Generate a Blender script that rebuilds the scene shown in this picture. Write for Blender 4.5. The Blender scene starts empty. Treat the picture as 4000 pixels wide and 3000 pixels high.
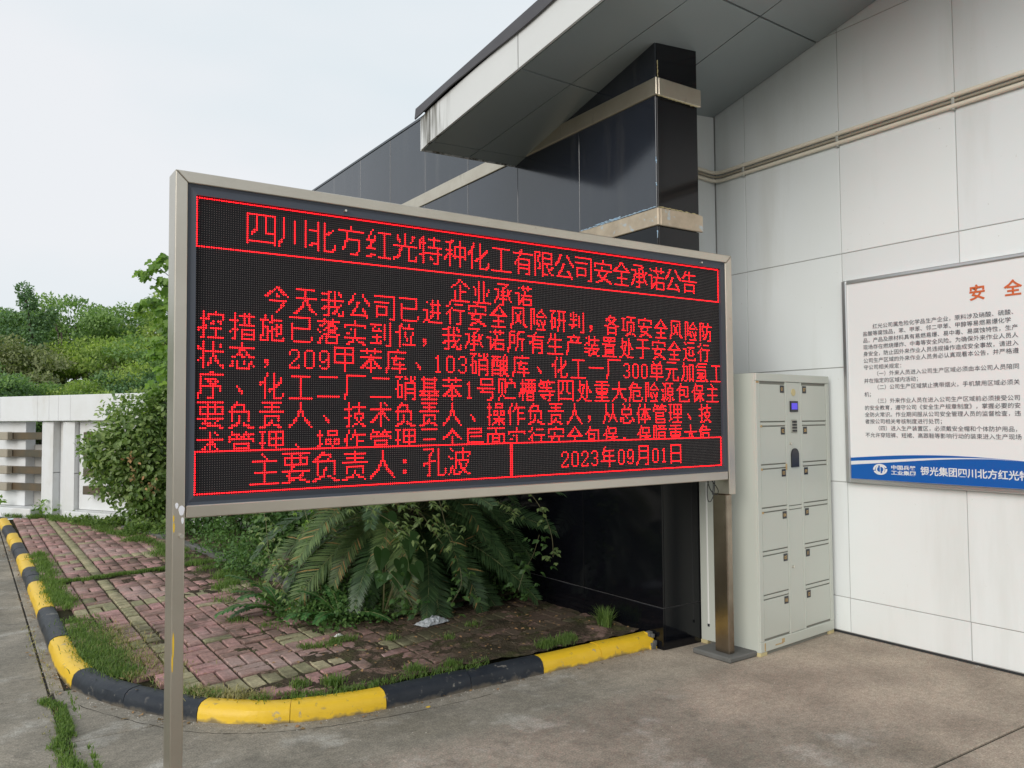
import bpy, bmesh, math, random
import numpy as np
from mathutils import Matrix, Vector
random.seed(7)
rng = np.random.default_rng(11)
sc = bpy.context.scene
COL = sc.collection
R = math.radians

# ------------------------------------------------------------------ camera
F_PX, YAW, PITCH, ROLL = 3156.3, R(33.978), R(2.447), R(-0.436)
cam_d = bpy.data.cameras.new('camera')
cam = bpy.data.objects.new('camera', cam_d)
COL.objects.link(cam)
sc.camera = cam
cam_d.sensor_width = 36.0
cam_d.lens = F_PX / 4000 * 36.0
cam_d.clip_start = 0.05
cam_d.clip_end = 600
_f = Vector((math.sin(YAW) * math.cos(PITCH), math.cos(YAW) * math.cos(PITCH), math.sin(PITCH)))
_r = Vector((math.cos(YAW), -math.sin(YAW), 0))
_u = _r.cross(_f)
_r2 = math.cos(ROLL) * _r + math.sin(ROLL) * _u
_u2 = -math.sin(ROLL) * _r + math.cos(ROLL) * _u
cam.matrix_world = Matrix(((_r2.x, _u2.x, -_f.x, 0), (_r2.y, _u2.y, -_f.y, 0), (_r2.z, _u2.z, -_f.z, 1.5), (0, 0, 0, 1)))

# ------------------------------------------------------------------ sky, sun, exposure
SUN_EL, SUN_AZ = R(24), R(-116)          # azimuth measured from +Y towards +X
w = bpy.data.worlds.new('World')
sc.world = w
w.use_nodes = True
nt = w.node_tree
nt.nodes.clear()
out = nt.nodes.new('ShaderNodeOutputWorld')
bg = nt.nodes.new('ShaderNodeBackground')
sky = nt.nodes.new('ShaderNodeTexSky')
sky.sky_type = 'NISHITA'
sky.sun_disc = False
sky.sun_elevation = SUN_EL
sky.sun_rotation = SUN_AZ
sky.air_density = 1.5
sky.dust_density = 3.0
tc = nt.nodes.new('ShaderNodeTexCoord')
cl = nt.nodes.new('ShaderNodeTexNoise')
cl.inputs['Scale'].default_value = 1.6
cl.inputs['Detail'].default_value = 4
cl.inputs['Roughness'].default_value = 0.45
mp = nt.nodes.new('ShaderNodeMapping')
mp.inputs['Scale'].default_value = (1, 1, 2.6)
mp.inputs['Rotation'].default_value = (0.0, 0.25, 0.4)
rp = nt.nodes.new('ShaderNodeValToRGB')
rp.color_ramp.elements[0].position = 0.34
rp.color_ramp.elements[0].color = (5.3, 6.1, 6.5, 1)
rp.color_ramp.elements[1].position = 0.66
rp.color_ramp.elements[1].color = (6.5, 6.65, 6.9, 1)
mx = nt.nodes.new('ShaderNodeMixRGB')
mx.inputs[0].default_value = 0.96       # overcast: the cloud layer hides nearly all of the blue
bg.inputs['Strength'].default_value = 0.1
L = nt.links.new
L(tc.outputs['Generated'], mp.inputs['Vector'])
L(mp.outputs['Vector'], cl.inputs['Vector'])
L(cl.outputs['Fac'], rp.inputs['Fac'])
L(sky.outputs['Color'], mx.inputs[1])
L(rp.outputs['Color'], mx.inputs[2])
L(mx.outputs['Color'], bg.inputs['Color'])
L(bg.outputs['Background'], out.inputs['Surface'])

sun_d = bpy.data.lights.new('sun', 'SUN')
sun_d.energy = 1.5
sun_d.angle = R(42)
sun_d.color = (1.0, 0.965, 0.91)
sun = bpy.data.objects.new('sun', sun_d)
COL.objects.link(sun)
_sd = Vector((math.sin(SUN_AZ) * math.cos(SUN_EL), math.cos(SUN_AZ) * math.cos(SUN_EL), math.sin(SUN_EL)))
sun.rotation_euler = _sd.to_track_quat('Z', 'Y').to_euler()
sun.location = _sd * 60

sc.view_settings.view_transform = 'Standard'
sc.view_settings.look = 'None'
sc.view_settings.exposure = 0.42
sc.view_settings.gamma = 1.0
sc.view_settings.use_curve_mapping = False
sc.render.film_transparent = False
sc.cycles.max_bounces = 7
sc.cycles.diffuse_bounces = 4
sc.cycles.sample_clamp_indirect = 4.0
sc.cycles.use_denoising = True

# ------------------------------------------------------------------ helpers
def tag(o, label=None, cat=None, group=None, kind=None):
    if label: o['label'] = label
    if cat: o['category'] = cat
    if group: o['group'] = group
    if kind: o['kind'] = kind
    return o

def empty(name, loc=(0, 0, 0), rz=0.0, parent=None):
    o = bpy.data.objects.new(name, None)
    COL.objects.link(o)
    o.location = loc
    o.rotation_euler = (0, 0, rz)
    o.empty_display_size = 0.1
    if parent: o.parent = parent
    return o

def link(name, me, parent=None, loc=(0, 0, 0), rot=(0, 0, 0), scale=(1, 1, 1)):
    o = bpy.data.objects.new(name, me)
    COL.objects.link(o)
    o.location = loc
    o.rotation_euler = rot
    o.scale = scale
    if parent: o.parent = parent
    return o

def np_mesh(name, V, Fc, mat=None, rnd=None, smooth=False, mi=None):
    """V (n,3), Fc (m,k) arrays; one polygon size"""
    V = np.asarray(V, np.float32)
    Fc = np.asarray(Fc, np.int32)
    me = bpy.data.meshes.new(name)
    me.vertices.add(len(V))
    me.vertices.foreach_set('co', V.ravel())
    m, k = Fc.shape
    me.loops.add(m * k)
    me.loops.foreach_set('vertex_index', Fc.ravel())
    me.polygons.add(m)
    me.polygons.foreach_set('loop_start', np.arange(0, m * k, k, dtype=np.int32))
    if smooth: me.polygons.foreach_set('use_smooth', np.ones(m, bool))
    if mat:
        for q in (mat if isinstance(mat, (list, tuple)) else [mat]): me.materials.append(q)
    if mi is not None: me.polygons.foreach_set('material_index', np.asarray(mi, np.int32))
    me.update(calc_edges=True)
    if rnd is not None:
        a = me.attributes.new('rnd', 'FLOAT', 'FACE')
        a.data.foreach_set('value', np.asarray(rnd, np.float32))
    return me

class MB:
    """collects simple shapes into ONE mesh"""
    def __init__(self): self.v = []; self.f = []; self.m = []
    def add(self, vs, fs, mi=0):
        b = len(self.v)
        self.v += [tuple(p) for p in vs]
        self.f += [tuple(i + b for i in f) for f in fs]
        self.m += [mi] * len(fs)
        return self
    def box(self, x0, x1, y0, y1, z0, z1, ch=0.0, mi=0):
        if ch <= 0:
            vs = [(x0, y0, z0), (x1, y0, z0), (x1, y1, z0), (x0, y1, z0), (x0, y0, z1), (x1, y0, z1), (x1, y1, z1), (x0, y1, z1)]
            return self.add(vs, [(0, 3, 2, 1), (4, 5, 6, 7), (0, 1, 5, 4), (1, 2, 6, 5), (2, 3, 7, 6), (3, 0, 4, 7)], mi)
        bm = bmesh.new()
        bmesh.ops.create_cube(bm, size=1)
        for v in bm.verts:
            v.co = ((x0 + x1) / 2 + v.co.x * (x1 - x0), (y0 + y1) / 2 + v.co.y * (y1 - y0), (z0 + z1) / 2 + v.co.z * (z1 - z0))
        bmesh.ops.bevel(bm, geom=bm.edges[:], offset=ch, segments=1, affect='EDGES', profile=0.5)
        bm.verts.index_update()
        self.add([v.co[:] for v in bm.verts], [[v.index for v in f.verts] for f in bm.faces], mi)
        bm.free()
        return self
    def prism(self, poly, axis, a0, a1, mi=0):
        """2-D polygon extruded along axis ('x','y','z'); poly gives the two other coordinates in order"""
        def P(p, a):
            if axis == 'x': return (a, p[0], p[1])
            if axis == 'y': return (p[0], a, p[1])
            return (p[0], p[1], a)
        n = len(poly)
        vs = [P(p, a0) for p in poly] + [P(p, a1) for p in poly]
        fs = [tuple(range(n))[::-1], tuple(range(n, 2 * n))] + [(i, (i + 1) % n, n + (i + 1) % n, n + i) for i in range(n)]
        return self.add(vs, fs, mi)
    def tube(self, pts, r, n=8, mi=0, r1=None):
        pts = [Vector(p) for p in pts]
        rings = []
        up = Vector((0, 0, 1))
        for i, p in enumerate(pts):
            d = (pts[min(i + 1, len(pts) - 1)] - pts[max(i - 1, 0)]).normalized()
            a = up if abs(d.z) < 0.9 else Vector((1, 0, 0))
            s = d.cross(a).normalized(); t = s.cross(d).normalized()
            rr = r if r1 is None else r + (r1 - r) * i / (len(pts) - 1)
            rings.append([p + rr * (math.cos(2 * math.pi * k / n) * s + math.sin(2 * math.pi * k / n) * t) for k in range(n)])
        vs = [q for ring in rings for q in ring]
        fs = []
        for i in range(len(pts) - 1):
            for k in range(n):
                fs.append((i * n + k, i * n + (k + 1) % n, (i + 1) * n + (k + 1) % n, (i + 1) * n + k))
        fs.append(tuple(range(n))); fs.append(tuple(range((len(pts) - 1) * n, len(pts) * n))[::-1])
        return self.add(vs, fs, mi)
    def mesh(self, name, mat=None, smooth=False):
        me = bpy.data.meshes.new(name)
        me.from_pydata(self.v, [], self.f)
        if mat:
            for q in (mat if isinstance(mat, (list, tuple)) else [mat]): me.materials.append(q)
        me.polygons.foreach_set('material_index', self.m)
        if smooth: me.polygons.foreach_set('use_smooth', [True] * len(self.f))
        bm = bmesh.new(); bm.from_mesh(me); bmesh.ops.recalc_face_normals(bm, faces=bm.faces[:]); bm.to_mesh(me); bm.free()
        me.update()
        if smooth: 
            try: me.set_sharp_from_angle(angle=R(35))
            except Exception: pass
        return me
    def build(self, name, mat, parent=None, loc=(0, 0, 0), rz=0.0, smooth=False):
        return link(name, self.mesh(name, mat, smooth), parent, loc, (0, 0, rz))

# ------------------------------------------------------------------ materials
MATS = {}
def mat(name, col, rough=0.6, metal=0.0, spec=0.5, noise=None, bump=None, emis=None, coat=0.0, col2=None, objvar=0.0, attr=False, transl=0.0, coords='Object', aniso=0.0, extra=None):
    """noise=(scale, amount[, detail]) mixes col -> col2; bump=(scale, strength, distance)"""
    m = bpy.data.materials.new(name)
    m.use_nodes = True
    n = m.node_tree; n.nodes.clear()
    l = n.links.new
    o = n.nodes.new('ShaderNodeOutputMaterial')
    p = n.nodes.new('ShaderNodeBsdfPrincipled')
    p.inputs['Roughness'].default_value = rough
    p.inputs['Metallic'].default_value = metal
    p.inputs['Specular IOR Level'].default_value = spec
    if coat: p.inputs['Coat Weight'].default_value = coat; p.inputs['Coat Roughness'].default_value = 0.05
    if aniso: p.inputs['Anisotropic'].default_value = aniso
    c = n.nodes.new('ShaderNodeRGB'); c.outputs[0].default_value = (*col, 1)
    cs = c.outputs[0]
    tcn = n.nodes.new('ShaderNodeTexCoord')
    geo = n.nodes.new('ShaderNodeNewGeometry')
    vec = geo.outputs['Position'] if coords == 'World' else tcn.outputs['Object']
    if noise:
        t = n.nodes.new('ShaderNodeTexNoise'); t.inputs['Scale'].default_value = noise[0]
        t.inputs['Detail'].default_value = noise[2] if len(noise) > 2 else 5
        t.inputs['Roughness'].default_value = 0.62
        l(vec, t.inputs['Vector'])
        r = n.nodes.new('ShaderNodeMapRange'); r.inputs['From Min'].default_value = 0.36; r.inputs['From Max'].default_value = 0.66
        r.inputs['To Max'].default_value = noise[1]
        l(t.outputs['Fac'], r.inputs['Value'])
        x = n.nodes.new('ShaderNodeMixRGB'); l(r.outputs[0], x.inputs[0]); l(cs, x.inputs[1])
        x.inputs[2].default_value = (*(col2 or tuple(v * 0.7 for v in col)), 1)
        cs = x.outputs[0]
    if objvar or attr:
        h = n.nodes.new('ShaderNodeHueSaturation')
        l(cs, h.inputs['Color'])
        src = None
        if objvar:
            oi = n.nodes.new('ShaderNodeObjectInfo'); src = oi.outputs['Random']
        if attr:
            at = n.nodes.new('ShaderNodeAttribute'); at.attribute_name = 'rnd'
            if src:
                ad = n.nodes.new('ShaderNodeMath'); ad.operation = 'ADD'; l(src, ad.inputs[0]); l(at.outputs['Fac'], ad.inputs[1])
                fr = n.nodes.new('ShaderNodeMath'); fr.operation = 'FRACT'; l(ad.outputs[0], fr.inputs[0]); src = fr.outputs[0]
            else: src = at.outputs['Fac']
        v = n.nodes.new('ShaderNodeMapRange'); l(src, v.inputs['Value'])
        amt = objvar or 0.35
        v.inputs['To Min'].default_value = 1 - amt; v.inputs['To Max'].default_value = 1 + amt
        l(v.outputs[0], h.inputs['Value'])
        hh = n.nodes.new('ShaderNodeMapRange'); l(src, hh.inputs['Value'])
        hh.inputs['To Min'].default_value = 0.515; hh.inputs['To Max'].default_value = 0.485
        l(hh.outputs[0], h.inputs['Hue'])
        cs = h.outputs[0]
    if extra: cs = extra(n, l, cs, geo.outputs['Position'], tcn, p)
    l(cs, p.inputs['Base Color'])
    if emis:
        p.inputs['Emission Color'].default_value = (*emis[0], 1); p.inputs['Emission Strength'].default_value = emis[1]
    if bump:
        t2 = n.nodes.new('ShaderNodeTexNoise'); t2.inputs['Scale'].default_value = bump[0]; t2.inputs['Detail'].default_value = 6
        l(vec, t2.inputs['Vector'])
        b = n.nodes.new('ShaderNodeBump'); b.inputs['Strength'].default_value = bump[1]; b.inputs['Distance'].default_value = bump[2]
        l(t2.outputs['Fac'], b.inputs['Height']); l(b.outputs[0], p.inputs['Normal'])
    sh = p.outputs[0]
    if transl:
        tr = n.nodes.new('ShaderNodeBsdfTranslucent')
        g = n.nodes.new('ShaderNodeMixRGB'); g.blend_type = 'MULTIPLY'; g.inputs[0].default_value = 1; g.inputs[2].default_value = (1.3, 1.5, 0.6, 1)
        l(cs, g.inputs[1]); l(g.outputs[0], tr.inputs['Color'])
        ms = n.nodes.new('ShaderNodeMixShader'); ms.inputs[0].default_value = transl
        l(sh, ms.inputs[1]); l(tr.outputs[0], ms.inputs[2]); sh = ms.outputs[0]
    l(sh, o.inputs['Surface'])
    MATS[name] = m
    return m

def stain(col, scale, lo, hi, stretch=(1, 1, 1), amt=1.0, seed=0.0):
    """returns an 'extra' hook mixing towards col where a stretched noise exceeds a threshold"""
    def f(n, l, cs, pos, tcn, p):
        mpn = n.nodes.new('ShaderNodeMapping'); mpn.inputs['Scale'].default_value = stretch; mpn.inputs['Location'].default_value = (seed, seed * .7, seed * .3)
        l(pos, mpn.inputs['Vector'])
        t = n.nodes.new('ShaderNodeTexNoise'); t.inputs['Scale'].default_value = scale; t.inputs['Detail'].default_value = 6; t.inputs['Roughness'].default_value = .6
        l(mpn.outputs[0], t.inputs['Vector'])
        r = n.nodes.new('ShaderNodeMapRange'); r.inputs['From Min'].default_value = lo; r.inputs['From Max'].default_value = hi; r.inputs['To Max'].default_value = amt
        l(t.outputs['Fac'], r.inputs['Value'])
        x = n.nodes.new('ShaderNodeMixRGB'); l(r.outputs[0], x.inputs[0]); l(cs, x.inputs[1]); x.inputs[2].default_value = (*col, 1)
        return x.outputs[0]
    return f
def damp(n, l, cs, pos, tcn, p):
    # moss and silt stain the bricks towards the planting bed and the far right
    sx = n.nodes.new('ShaderNodeSeparateXYZ'); l(pos, sx.inputs[0])
    t = n.nodes.new('ShaderNodeTexNoise'); t.inputs['Scale'].default_value = 5; t.inputs['Detail'].default_value = 8; t.inputs['Roughness'].default_value = .7; l(pos, t.inputs['Vector'])
    a = n.nodes.new('ShaderNodeMath'); a.operation = 'MULTIPLY_ADD'; l(t.outputs['Fac'], a.inputs[0]); a.inputs[1].default_value = 2.6; l(sx.outputs['X'], a.inputs[2])
    r = n.nodes.new('ShaderNodeMapRange'); r.inputs['From Min'].default_value = 3.15; r.inputs['From Max'].default_value = 3.75; r.inputs['To Max'].default_value = .85; l(a.outputs[0], r.inputs['Value'])
    x = n.nodes.new('ShaderNodeMixRGB'); l(r.outputs[0], x.inputs[0]); l(cs, x.inputs[1]); x.inputs[2].default_value = (.060, .052, .030, 1)
    return x.outputs[0]
def scuff(n, l, cs, pos, tcn, p):
    # splashed dirt at the foot of the kerb
    sx = n.nodes.new('ShaderNodeSeparateXYZ'); l(pos, sx.inputs[0])
    t = n.nodes.new('ShaderNodeTexNoise'); t.inputs['Scale'].default_value = 14; t.inputs['Detail'].default_value = 6; l(pos, t.inputs['Vector'])
    a = n.nodes.new('ShaderNodeMath'); a.operation = 'MULTIPLY_ADD'; l(t.outputs['Fac'], a.inputs[0]); a.inputs[1].default_value = -.07; l(sx.outputs['Z'], a.inputs[2])
    r = n.nodes.new('ShaderNodeMapRange'); r.inputs['From Min'].default_value = -.016; r.inputs['From Max'].default_value = -.036; r.inputs['To Max'].default_value = .85; l(a.outputs[0], r.inputs['Value'])
    x = n.nodes.new('ShaderNodeMixRGB'); l(r.outputs[0], x.inputs[0]); l(cs, x.inputs[1]); x.inputs[2].default_value = (.13, .11, .085, 1)
    return x.outputs[0]
def grain(scale, lo, hi):
    # fine aggregate: multiplies the colour by high frequency noise
    def f(n, l, cs, pos, tcn, p):
        t = n.nodes.new('ShaderNodeTexNoise'); t.inputs['Scale'].default_value = scale; t.inputs['Detail'].default_value = 5; t.inputs['Roughness'].default_value = .75
        l(pos, t.inputs['Vector'])
        r = n.nodes.new('ShaderNodeMapRange'); r.inputs['From Min'].default_value = .3; r.inputs['From Max'].default_value = .7; r.inputs['To Min'].default_value = lo; r.inputs['To Max'].default_value = hi
        l(t.outputs['Fac'], r.inputs['Value'])
        x = n.nodes.new('ShaderNodeMixRGB'); x.blend_type = 'MULTIPLY'; x.inputs[0].default_value = 1; l(cs, x.inputs[1]); l(r.outputs[0], x.inputs[2])
        return x.outputs[0]
    return f
def chain(*fs):
    def f(n, l, cs, pos, tcn, p):
        for g in fs: cs = g(n, l, cs, pos, tcn, p)
        return cs
    return f

def ribs(n, l, cs, pos, tcn, p):
    # broom-combed texture in patches of the concrete: fine relief only
    wv = n.nodes.new('ShaderNodeTexWave'); wv.wave_type = 'BANDS'; wv.bands_direction = 'Y'; wv.inputs['Scale'].default_value = 17; wv.inputs['Distortion'].default_value = .6
    mpn = n.nodes.new('ShaderNodeMapping'); mpn.inputs['Rotation'].default_value = (0, 0, R(12)); l(pos, mpn.inputs['Vector']); l(mpn.outputs[0], wv.inputs['Vector'])
    t = n.nodes.new('ShaderNodeTexNoise'); t.inputs['Scale'].default_value = 0.9; l(pos, t.inputs['Vector'])
    sx = n.nodes.new('ShaderNodeSeparateXYZ'); l(pos, sx.inputs[0])
    xr = n.nodes.new('ShaderNodeMapRange'); l(sx.outputs['X'], xr.inputs['Value']); xr.inputs['From Min'].default_value = 1.1; xr.inputs['From Max'].default_value = 0.4
    r = n.nodes.new('ShaderNodeMapRange'); r.inputs['From Min'].default_value = .46; r.inputs['From Max'].default_value = .52; l(t.outputs['Fac'], r.inputs['Value'])
    m1 = n.nodes.new('ShaderNodeMath'); m1.operation = 'MULTIPLY'; l(xr.outputs[0], m1.inputs[0]); l(r.outputs[0], m1.inputs[1])
    m2 = n.nodes.new('ShaderNodeMath'); m2.operation = 'MULTIPLY'; l(m1.outputs[0], m2.inputs[0]); l(wv.outputs['Fac'], m2.inputs[1])
    gr = n.nodes.new('ShaderNodeTexNoise'); gr.inputs['Scale'].default_value = 60; gr.inputs['Detail'].default_value = 8; gr.inputs['Roughness'].default_value = .7; l(pos, gr.inputs['Vector'])
    a = n.nodes.new('ShaderNodeMath'); a.operation = 'MULTIPLY_ADD'; l(gr.outputs['Fac'], a.inputs[0]); a.inputs[1].default_value = 0.8; l(m2.outputs[0], a.inputs[2])
    b = n.nodes.new('ShaderNodeBump'); b.inputs['Strength'].default_value = 0.6; b.inputs['Distance'].default_value = 0.006
    l(a.outputs[0], b.inputs['Height']); l(b.outputs[0], p.inputs['Normal'])
    return cs

M = MATS
mat('concrete', (.225, .195, .165), .85, spec=.3, noise=(1.1, .8, 8), col2=(.15, .135, .115), coords='World',
    extra=chain(stain((.33, .31, .28), 3.3, .56, .72, amt=.75, seed=3), stain((.085, .078, .065), 1.3, .55, .75, amt=.55, seed=9),
                stain((.42, .40, .36), 45, .70, .76, amt=.6, seed=5), stain((.06, .055, .045), 60, .66, .74, amt=.6, seed=1), ribs))
mat('concrete_dry', (.34, .285, .235), .8, spec=.3, noise=(1.4, .6, 8), col2=(.27, .235, .20), coords='World', bump=(70, .25, .004),
    extra=chain(stain((.20, .175, .15), 2.1, .52, .72, amt=.6, seed=2), stain((.15, .13, .11), 80, .68, .75, amt=.5, seed=4)))
mat('crack_dirt', (.05, .045, .038), .95, spec=.1)
mat('brick_pink', (.41, .24, .21), .85, spec=.25, noise=(16, .9, 8), col2=(.22, .14, .125), coords='World', objvar=.26, attr=True, bump=(130, .5, .004),
    extra=chain(stain((.43, .33, .30), 2.3, .5, .68, amt=.55, seed=6), stain((.075, .062, .042), 1.7, .56, .66, amt=.6, seed=12), damp, grain(60, .7, 1.3)))
mat('brick_yellow', (.36, .33, .20), .85, spec=.25, noise=(16, .9, 8), col2=(.23, .205, .125), coords='World', objvar=.2, attr=True, bump=(130, .5, .004),
    extra=chain(stain((.075, .062, .042), 1.7, .56, .66, amt=.6, seed=12), damp, grain(60, .7, 1.3)))
mat('joint_soil', (.030, .026, .017), .95, spec=.1, noise=(14, .8), col2=(.05, .05, .02), coords='World', bump=(40, .8, .02))
mat('soil', (.085, .062, .042), .95, spec=.15, noise=(9, .95, 8), col2=(.040, .036, .022), coords='World', bump=(55, 1, .02),
    extra=chain(stain((.26, .165, .135), 7, .53, .62, amt=.8, seed=8), stain((.33, .27, .19), 26, .64, .70, amt=.8, seed=28), stain((.06, .075, .02), 4, .52, .62, amt=.5, seed=18)))
mat('kerb_yellow', (.78, .50, .022), .42, spec=.45, noise=(7, .22), col2=(.62, .37, .03), coords='World', bump=(28, .35, .008),
    extra=chain(stain((.30, .23, .10), 22, .62, .70, amt=.7, seed=2), stain((.30, .28, .24), 9, .66, .70, amt=.8, seed=31), scuff))
mat('kerb_black', (.016, .020, .028), .5, spec=.35, noise=(6, .7), col2=(.032, .037, .045), coords='World', bump=(28, .35, .008),
    extra=chain(stain((.13, .12, .11), 20, .60, .70, amt=.6, seed=7), stain((.22, .205, .18), 9, .65, .69, amt=.8, seed=31), scuff))
mat('wall_panel', (.765, .795, .80), .30, spec=.5, noise=(.9, .35, 4), col2=(.72, .74, .71), coords='World', bump=(2.2, .12, .01), objvar=.03,
    extra=chain(stain((.60, .61, .58), 1.6, .52, .72, stretch=(1, 1.5, .22), amt=.55, seed=6), stain((.40, .38, .33), 30, .70, .76, amt=.5, seed=16)))
mat('grout', (.42, .42, .41), .9)
mat('black_tile', (.0035, .004, .006), .09, spec=.38, noise=(1.2, .8), col2=(.006, .006, .008), coords='World', bump=(1.1, .06, .012),
    extra=stain((.16, .12, .10), 20, .74, .80, amt=.3, seed=3))
mat('slate_panel', (.010, .013, .022), .14, spec=.5, coords='World', noise=(1.1, .9, 5), col2=(.017, .021, .033), bump=(1.1, .04, .012),
    extra=chain(stain((.055, .055, .06), 5, .56, .74, stretch=(1, 1.4, .12), amt=.6, seed=25)))
_sp = [n_ for n_ in MATS['slate_panel'].node_tree.nodes if n_.type == 'BSDF_PRINCIPLED'][0]
_sp.inputs['IOR'].default_value = 1.82
mat('tile_grout', (.22, .21, .21), .9)
mat('steel_band', (.62, .56, .46), .34, metal=.85, noise=(5, .6), col2=(.50, .43, .34), coords='World', bump=(7, .25, .006),
    extra=stain((.14, .11, .08), 8, .62, .76, stretch=(1, 1, .4), amt=.5, seed=3))
mat('steel_band_worn', (.60, .50, .38), .5, metal=.5, noise=(9, .7), col2=(.42, .34, .25), coords='World', bump=(30, .5, .004),
    extra=stain((.50, .60, .68), 16, .60, .66, amt=.7, seed=13))
mat('sealant_blue', (.27, .42, .58), .6, noise=(30, .6), col2=(.55, .62, .66), coords='World')
mat('fascia_white', (.74, .745, .74), .45, noise=(1.4, .3), col2=(.58, .585, .575), coords='World',
    extra=stain((.62, .63, .62), 1, .5, .7))
mat('stain_dark', (.16, .15, .12), .7)
mat('flashing', (.058, .055, .062), .5, noise=(4, .5), col2=(.08, .075, .08), coords='World')
mat('soffit', (.31, .35, .365), .34, spec=.5, metal=.1, noise=(.8, .3), col2=(.27, .30, .31), coords='World', bump=(1.2, .1, .01))
mat('joint_dark', (.02, .022, .024), .8)
mat('frame_steel', (.58, .53, .455), .33, metal=.9, noise=(3, .5), col2=(.47, .42, .35), coords='World', bump=(5, .1, .004),
    extra=stain((.26, .21, .15), 14, .66, .76, amt=.5, seed=9))
mat('post_bronze_reflect', (.36, .305, .24), .26, metal=.95, noise=(3.5, .8), col2=(.19, .155, .115), coords='World', bump=(4, .2, .006),  # stainless steel; the tan ground reflections are painted into its colour
    extra=stain((.55, .27, .06), 2.3, .64, .72, stretch=(1, 1, .5), amt=.6, seed=5))
mat('bezel', (.052, .060, .078), .5, spec=.4)
mat('led_face', (.011, .010, .012), .75, spec=.2, noise=(2, .4), col2=(.014, .013, .014), coords='World')
mat('led_lit', (.2, .01, .01), .4, emis=((1.0, .006, .011), 6.2))
mat('led_off', (.20, .175, .165), .35, spec=.6)
M['led_lit'].cycles.emission_sampling = 'NONE'
mat('screw', (.65, .62, .55), .3, metal=.9)
mat('locker', (.52, .54, .485), .33, spec=.5, noise=(2, .25), col2=(.47, .49, .435), coords='World')
mat('locker_side', (.60, .64, .62), .38, spec=.45, noise=(2, .25), col2=(.55, .60, .57), coords='World')
mat('locker_gap', (.22, .22, .19), .8)
mat('rust', (.42, .27, .12), .8, noise=(40, .6), col2=(.55, .45, .25), coords='World')
mat('foot_cream', (.55, .47, .25), .6)
mat('black_plastic', (.012, .013, .018), .3, spec=.5)
mat('gold_print', (.55, .37, .15), .5)
mat('screen_blue', (.03, .02, .2), .3, emis=((.07, .045, .55), .8))
mat('keypad_metal', (.42, .42, .37), .4, metal=.5)
mat('white_plastic', (.74, .74, .71), .45)
mat('alu', (.60, .60, .60), .28, metal=.9, noise=(5, .3), col2=(.5, .5, .5))
mat('poster', (.78, .79, .79), .35, spec=.4)
mat('poster_blue', (.004, .10, .40), .35, spec=.4)
mat('print_dark', (.06, .06, .08), .5)
mat('print_orange', (.62, .13, .035), .5)
mat('print_white', (.72, .74, .76), .5)
mat('pipe_cream', (.74, .68, .56), .45, noise=(3, .4), col2=(.62, .56, .46), coords='World')
mat('pipe_grey', (.42, .42, .38), .45)
mat('pipe_brown', (.34, .30, .23), .5)
mat('fence_white', (.70, .71, .72), .6, noise=(2, .5), col2=(.60, .60, .58), coords='World', bump=(8, .1, .01),
    extra=stain((.44, .40, .33), 2.2, .55, .75, stretch=(1, 1, .5), amt=.5, seed=4))
mat('fence_grey', (.40, .39, .37), .7, noise=(2, .5), col2=(.33, .32, .29), coords='World')
mat('bar_bronze', (.15, .135, .105), .35, metal=.6, noise=(3, .8), col2=(.25, .17, .10), coords='World')
mat('bar_cap', (.34, .30, .235), .5)
mat('stone_edge', (.13, .128, .122), .85, noise=(6, .6), col2=(.09, .09, .08), coords='World', bump=(40, .4, .005))
mat('bark', (.09, .072, .052), .9, noise=(14, .8), col2=(.05, .04, .03), bump=(20, .8, .02))
mat('cycad_trunk', (.045, .033, .024), .95, noise=(20, .8), col2=(.02, .015, .01), bump=(18, 1, .03))
mat('rachis', (.13, .15, .05), .5)
mat('stem', (.14, .13, .06), .6)
mat('plastic_bag', (.55, .57, .60), .25, spec=.6)
mat('paint_splash', (.78, .78, .82), .5)
mat('paint_yellow', (.74, .48, .03), .5)
mat('cable', (.02, .02, .022), .5)
mat('dead_leaf', (.30, .18, .075), .8, attr=True)
mat('hill_soil', (.03, .045, .018), .95, noise=(.4, .8), col2=(.05, .07, .025), coords='World')
mat('road_far', (.24, .235, .22), .9, coords='World', noise=(1, .4))

def leafmat(name, c1, c2, transl=.25, rough=.42, spec=.4):
    return mat(name, c1, rough, spec=spec, noise=(.55, .9, 3), col2=c2, coords='World', attr=True, transl=transl)
leafmat('leaf_wood', (.235, .345, .130), (.165, .27, .11), .42, .6, .15)
leafmat('leaf_wood_light', (.34, .42, .12), (.24, .34, .11), .42, .6, .15)
leafmat('leaf_wood_blue', (.155, .255, .145), (.175, .27, .13), .38, .6, .15)
leafmat('leaf_wood_brown', (.26, .28, .15), (.21, .25, .13), .38, .7, .1)
leafmat('leaf_bush', (.20, .30, .085), (.105, .18, .055), .34, .36, .5)
leafmat('leaf_bright', (.20, .33, .055), (.14, .25, .045), .42, .42, .4)
leafmat('leaf_vine', (.24, .32, .115), (.16, .23, .085), .35, .42, .35)
leafmat('leaf_heart', (.085, .165, .045), (.055, .115, .03), .28, .4, .4)
leafmat('leaf_cycad', (.065, .12, .042), (.038, .078, .030), .18, .38, .4)
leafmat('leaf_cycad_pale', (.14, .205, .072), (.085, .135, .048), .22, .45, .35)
leafmat('leaf_cycad_dry', (.40, .28, .10), (.28, .19, .08), .2, .6, .2)
leafmat('leaf_fern', (.10, .24, .07), (.07, .18, .055), .35, .5, .3)
leafmat('leaf_cover', (.115, .215, .055), (.07, .14, .04), .3, .5, .3)
leafmat('grass', (.165, .255, .070), (.125, .195, .055), .38, .55, .2)
leafmat('grass_dry', (.38, .34, .17), (.26, .25, .11), .3, .7, .1)
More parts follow.
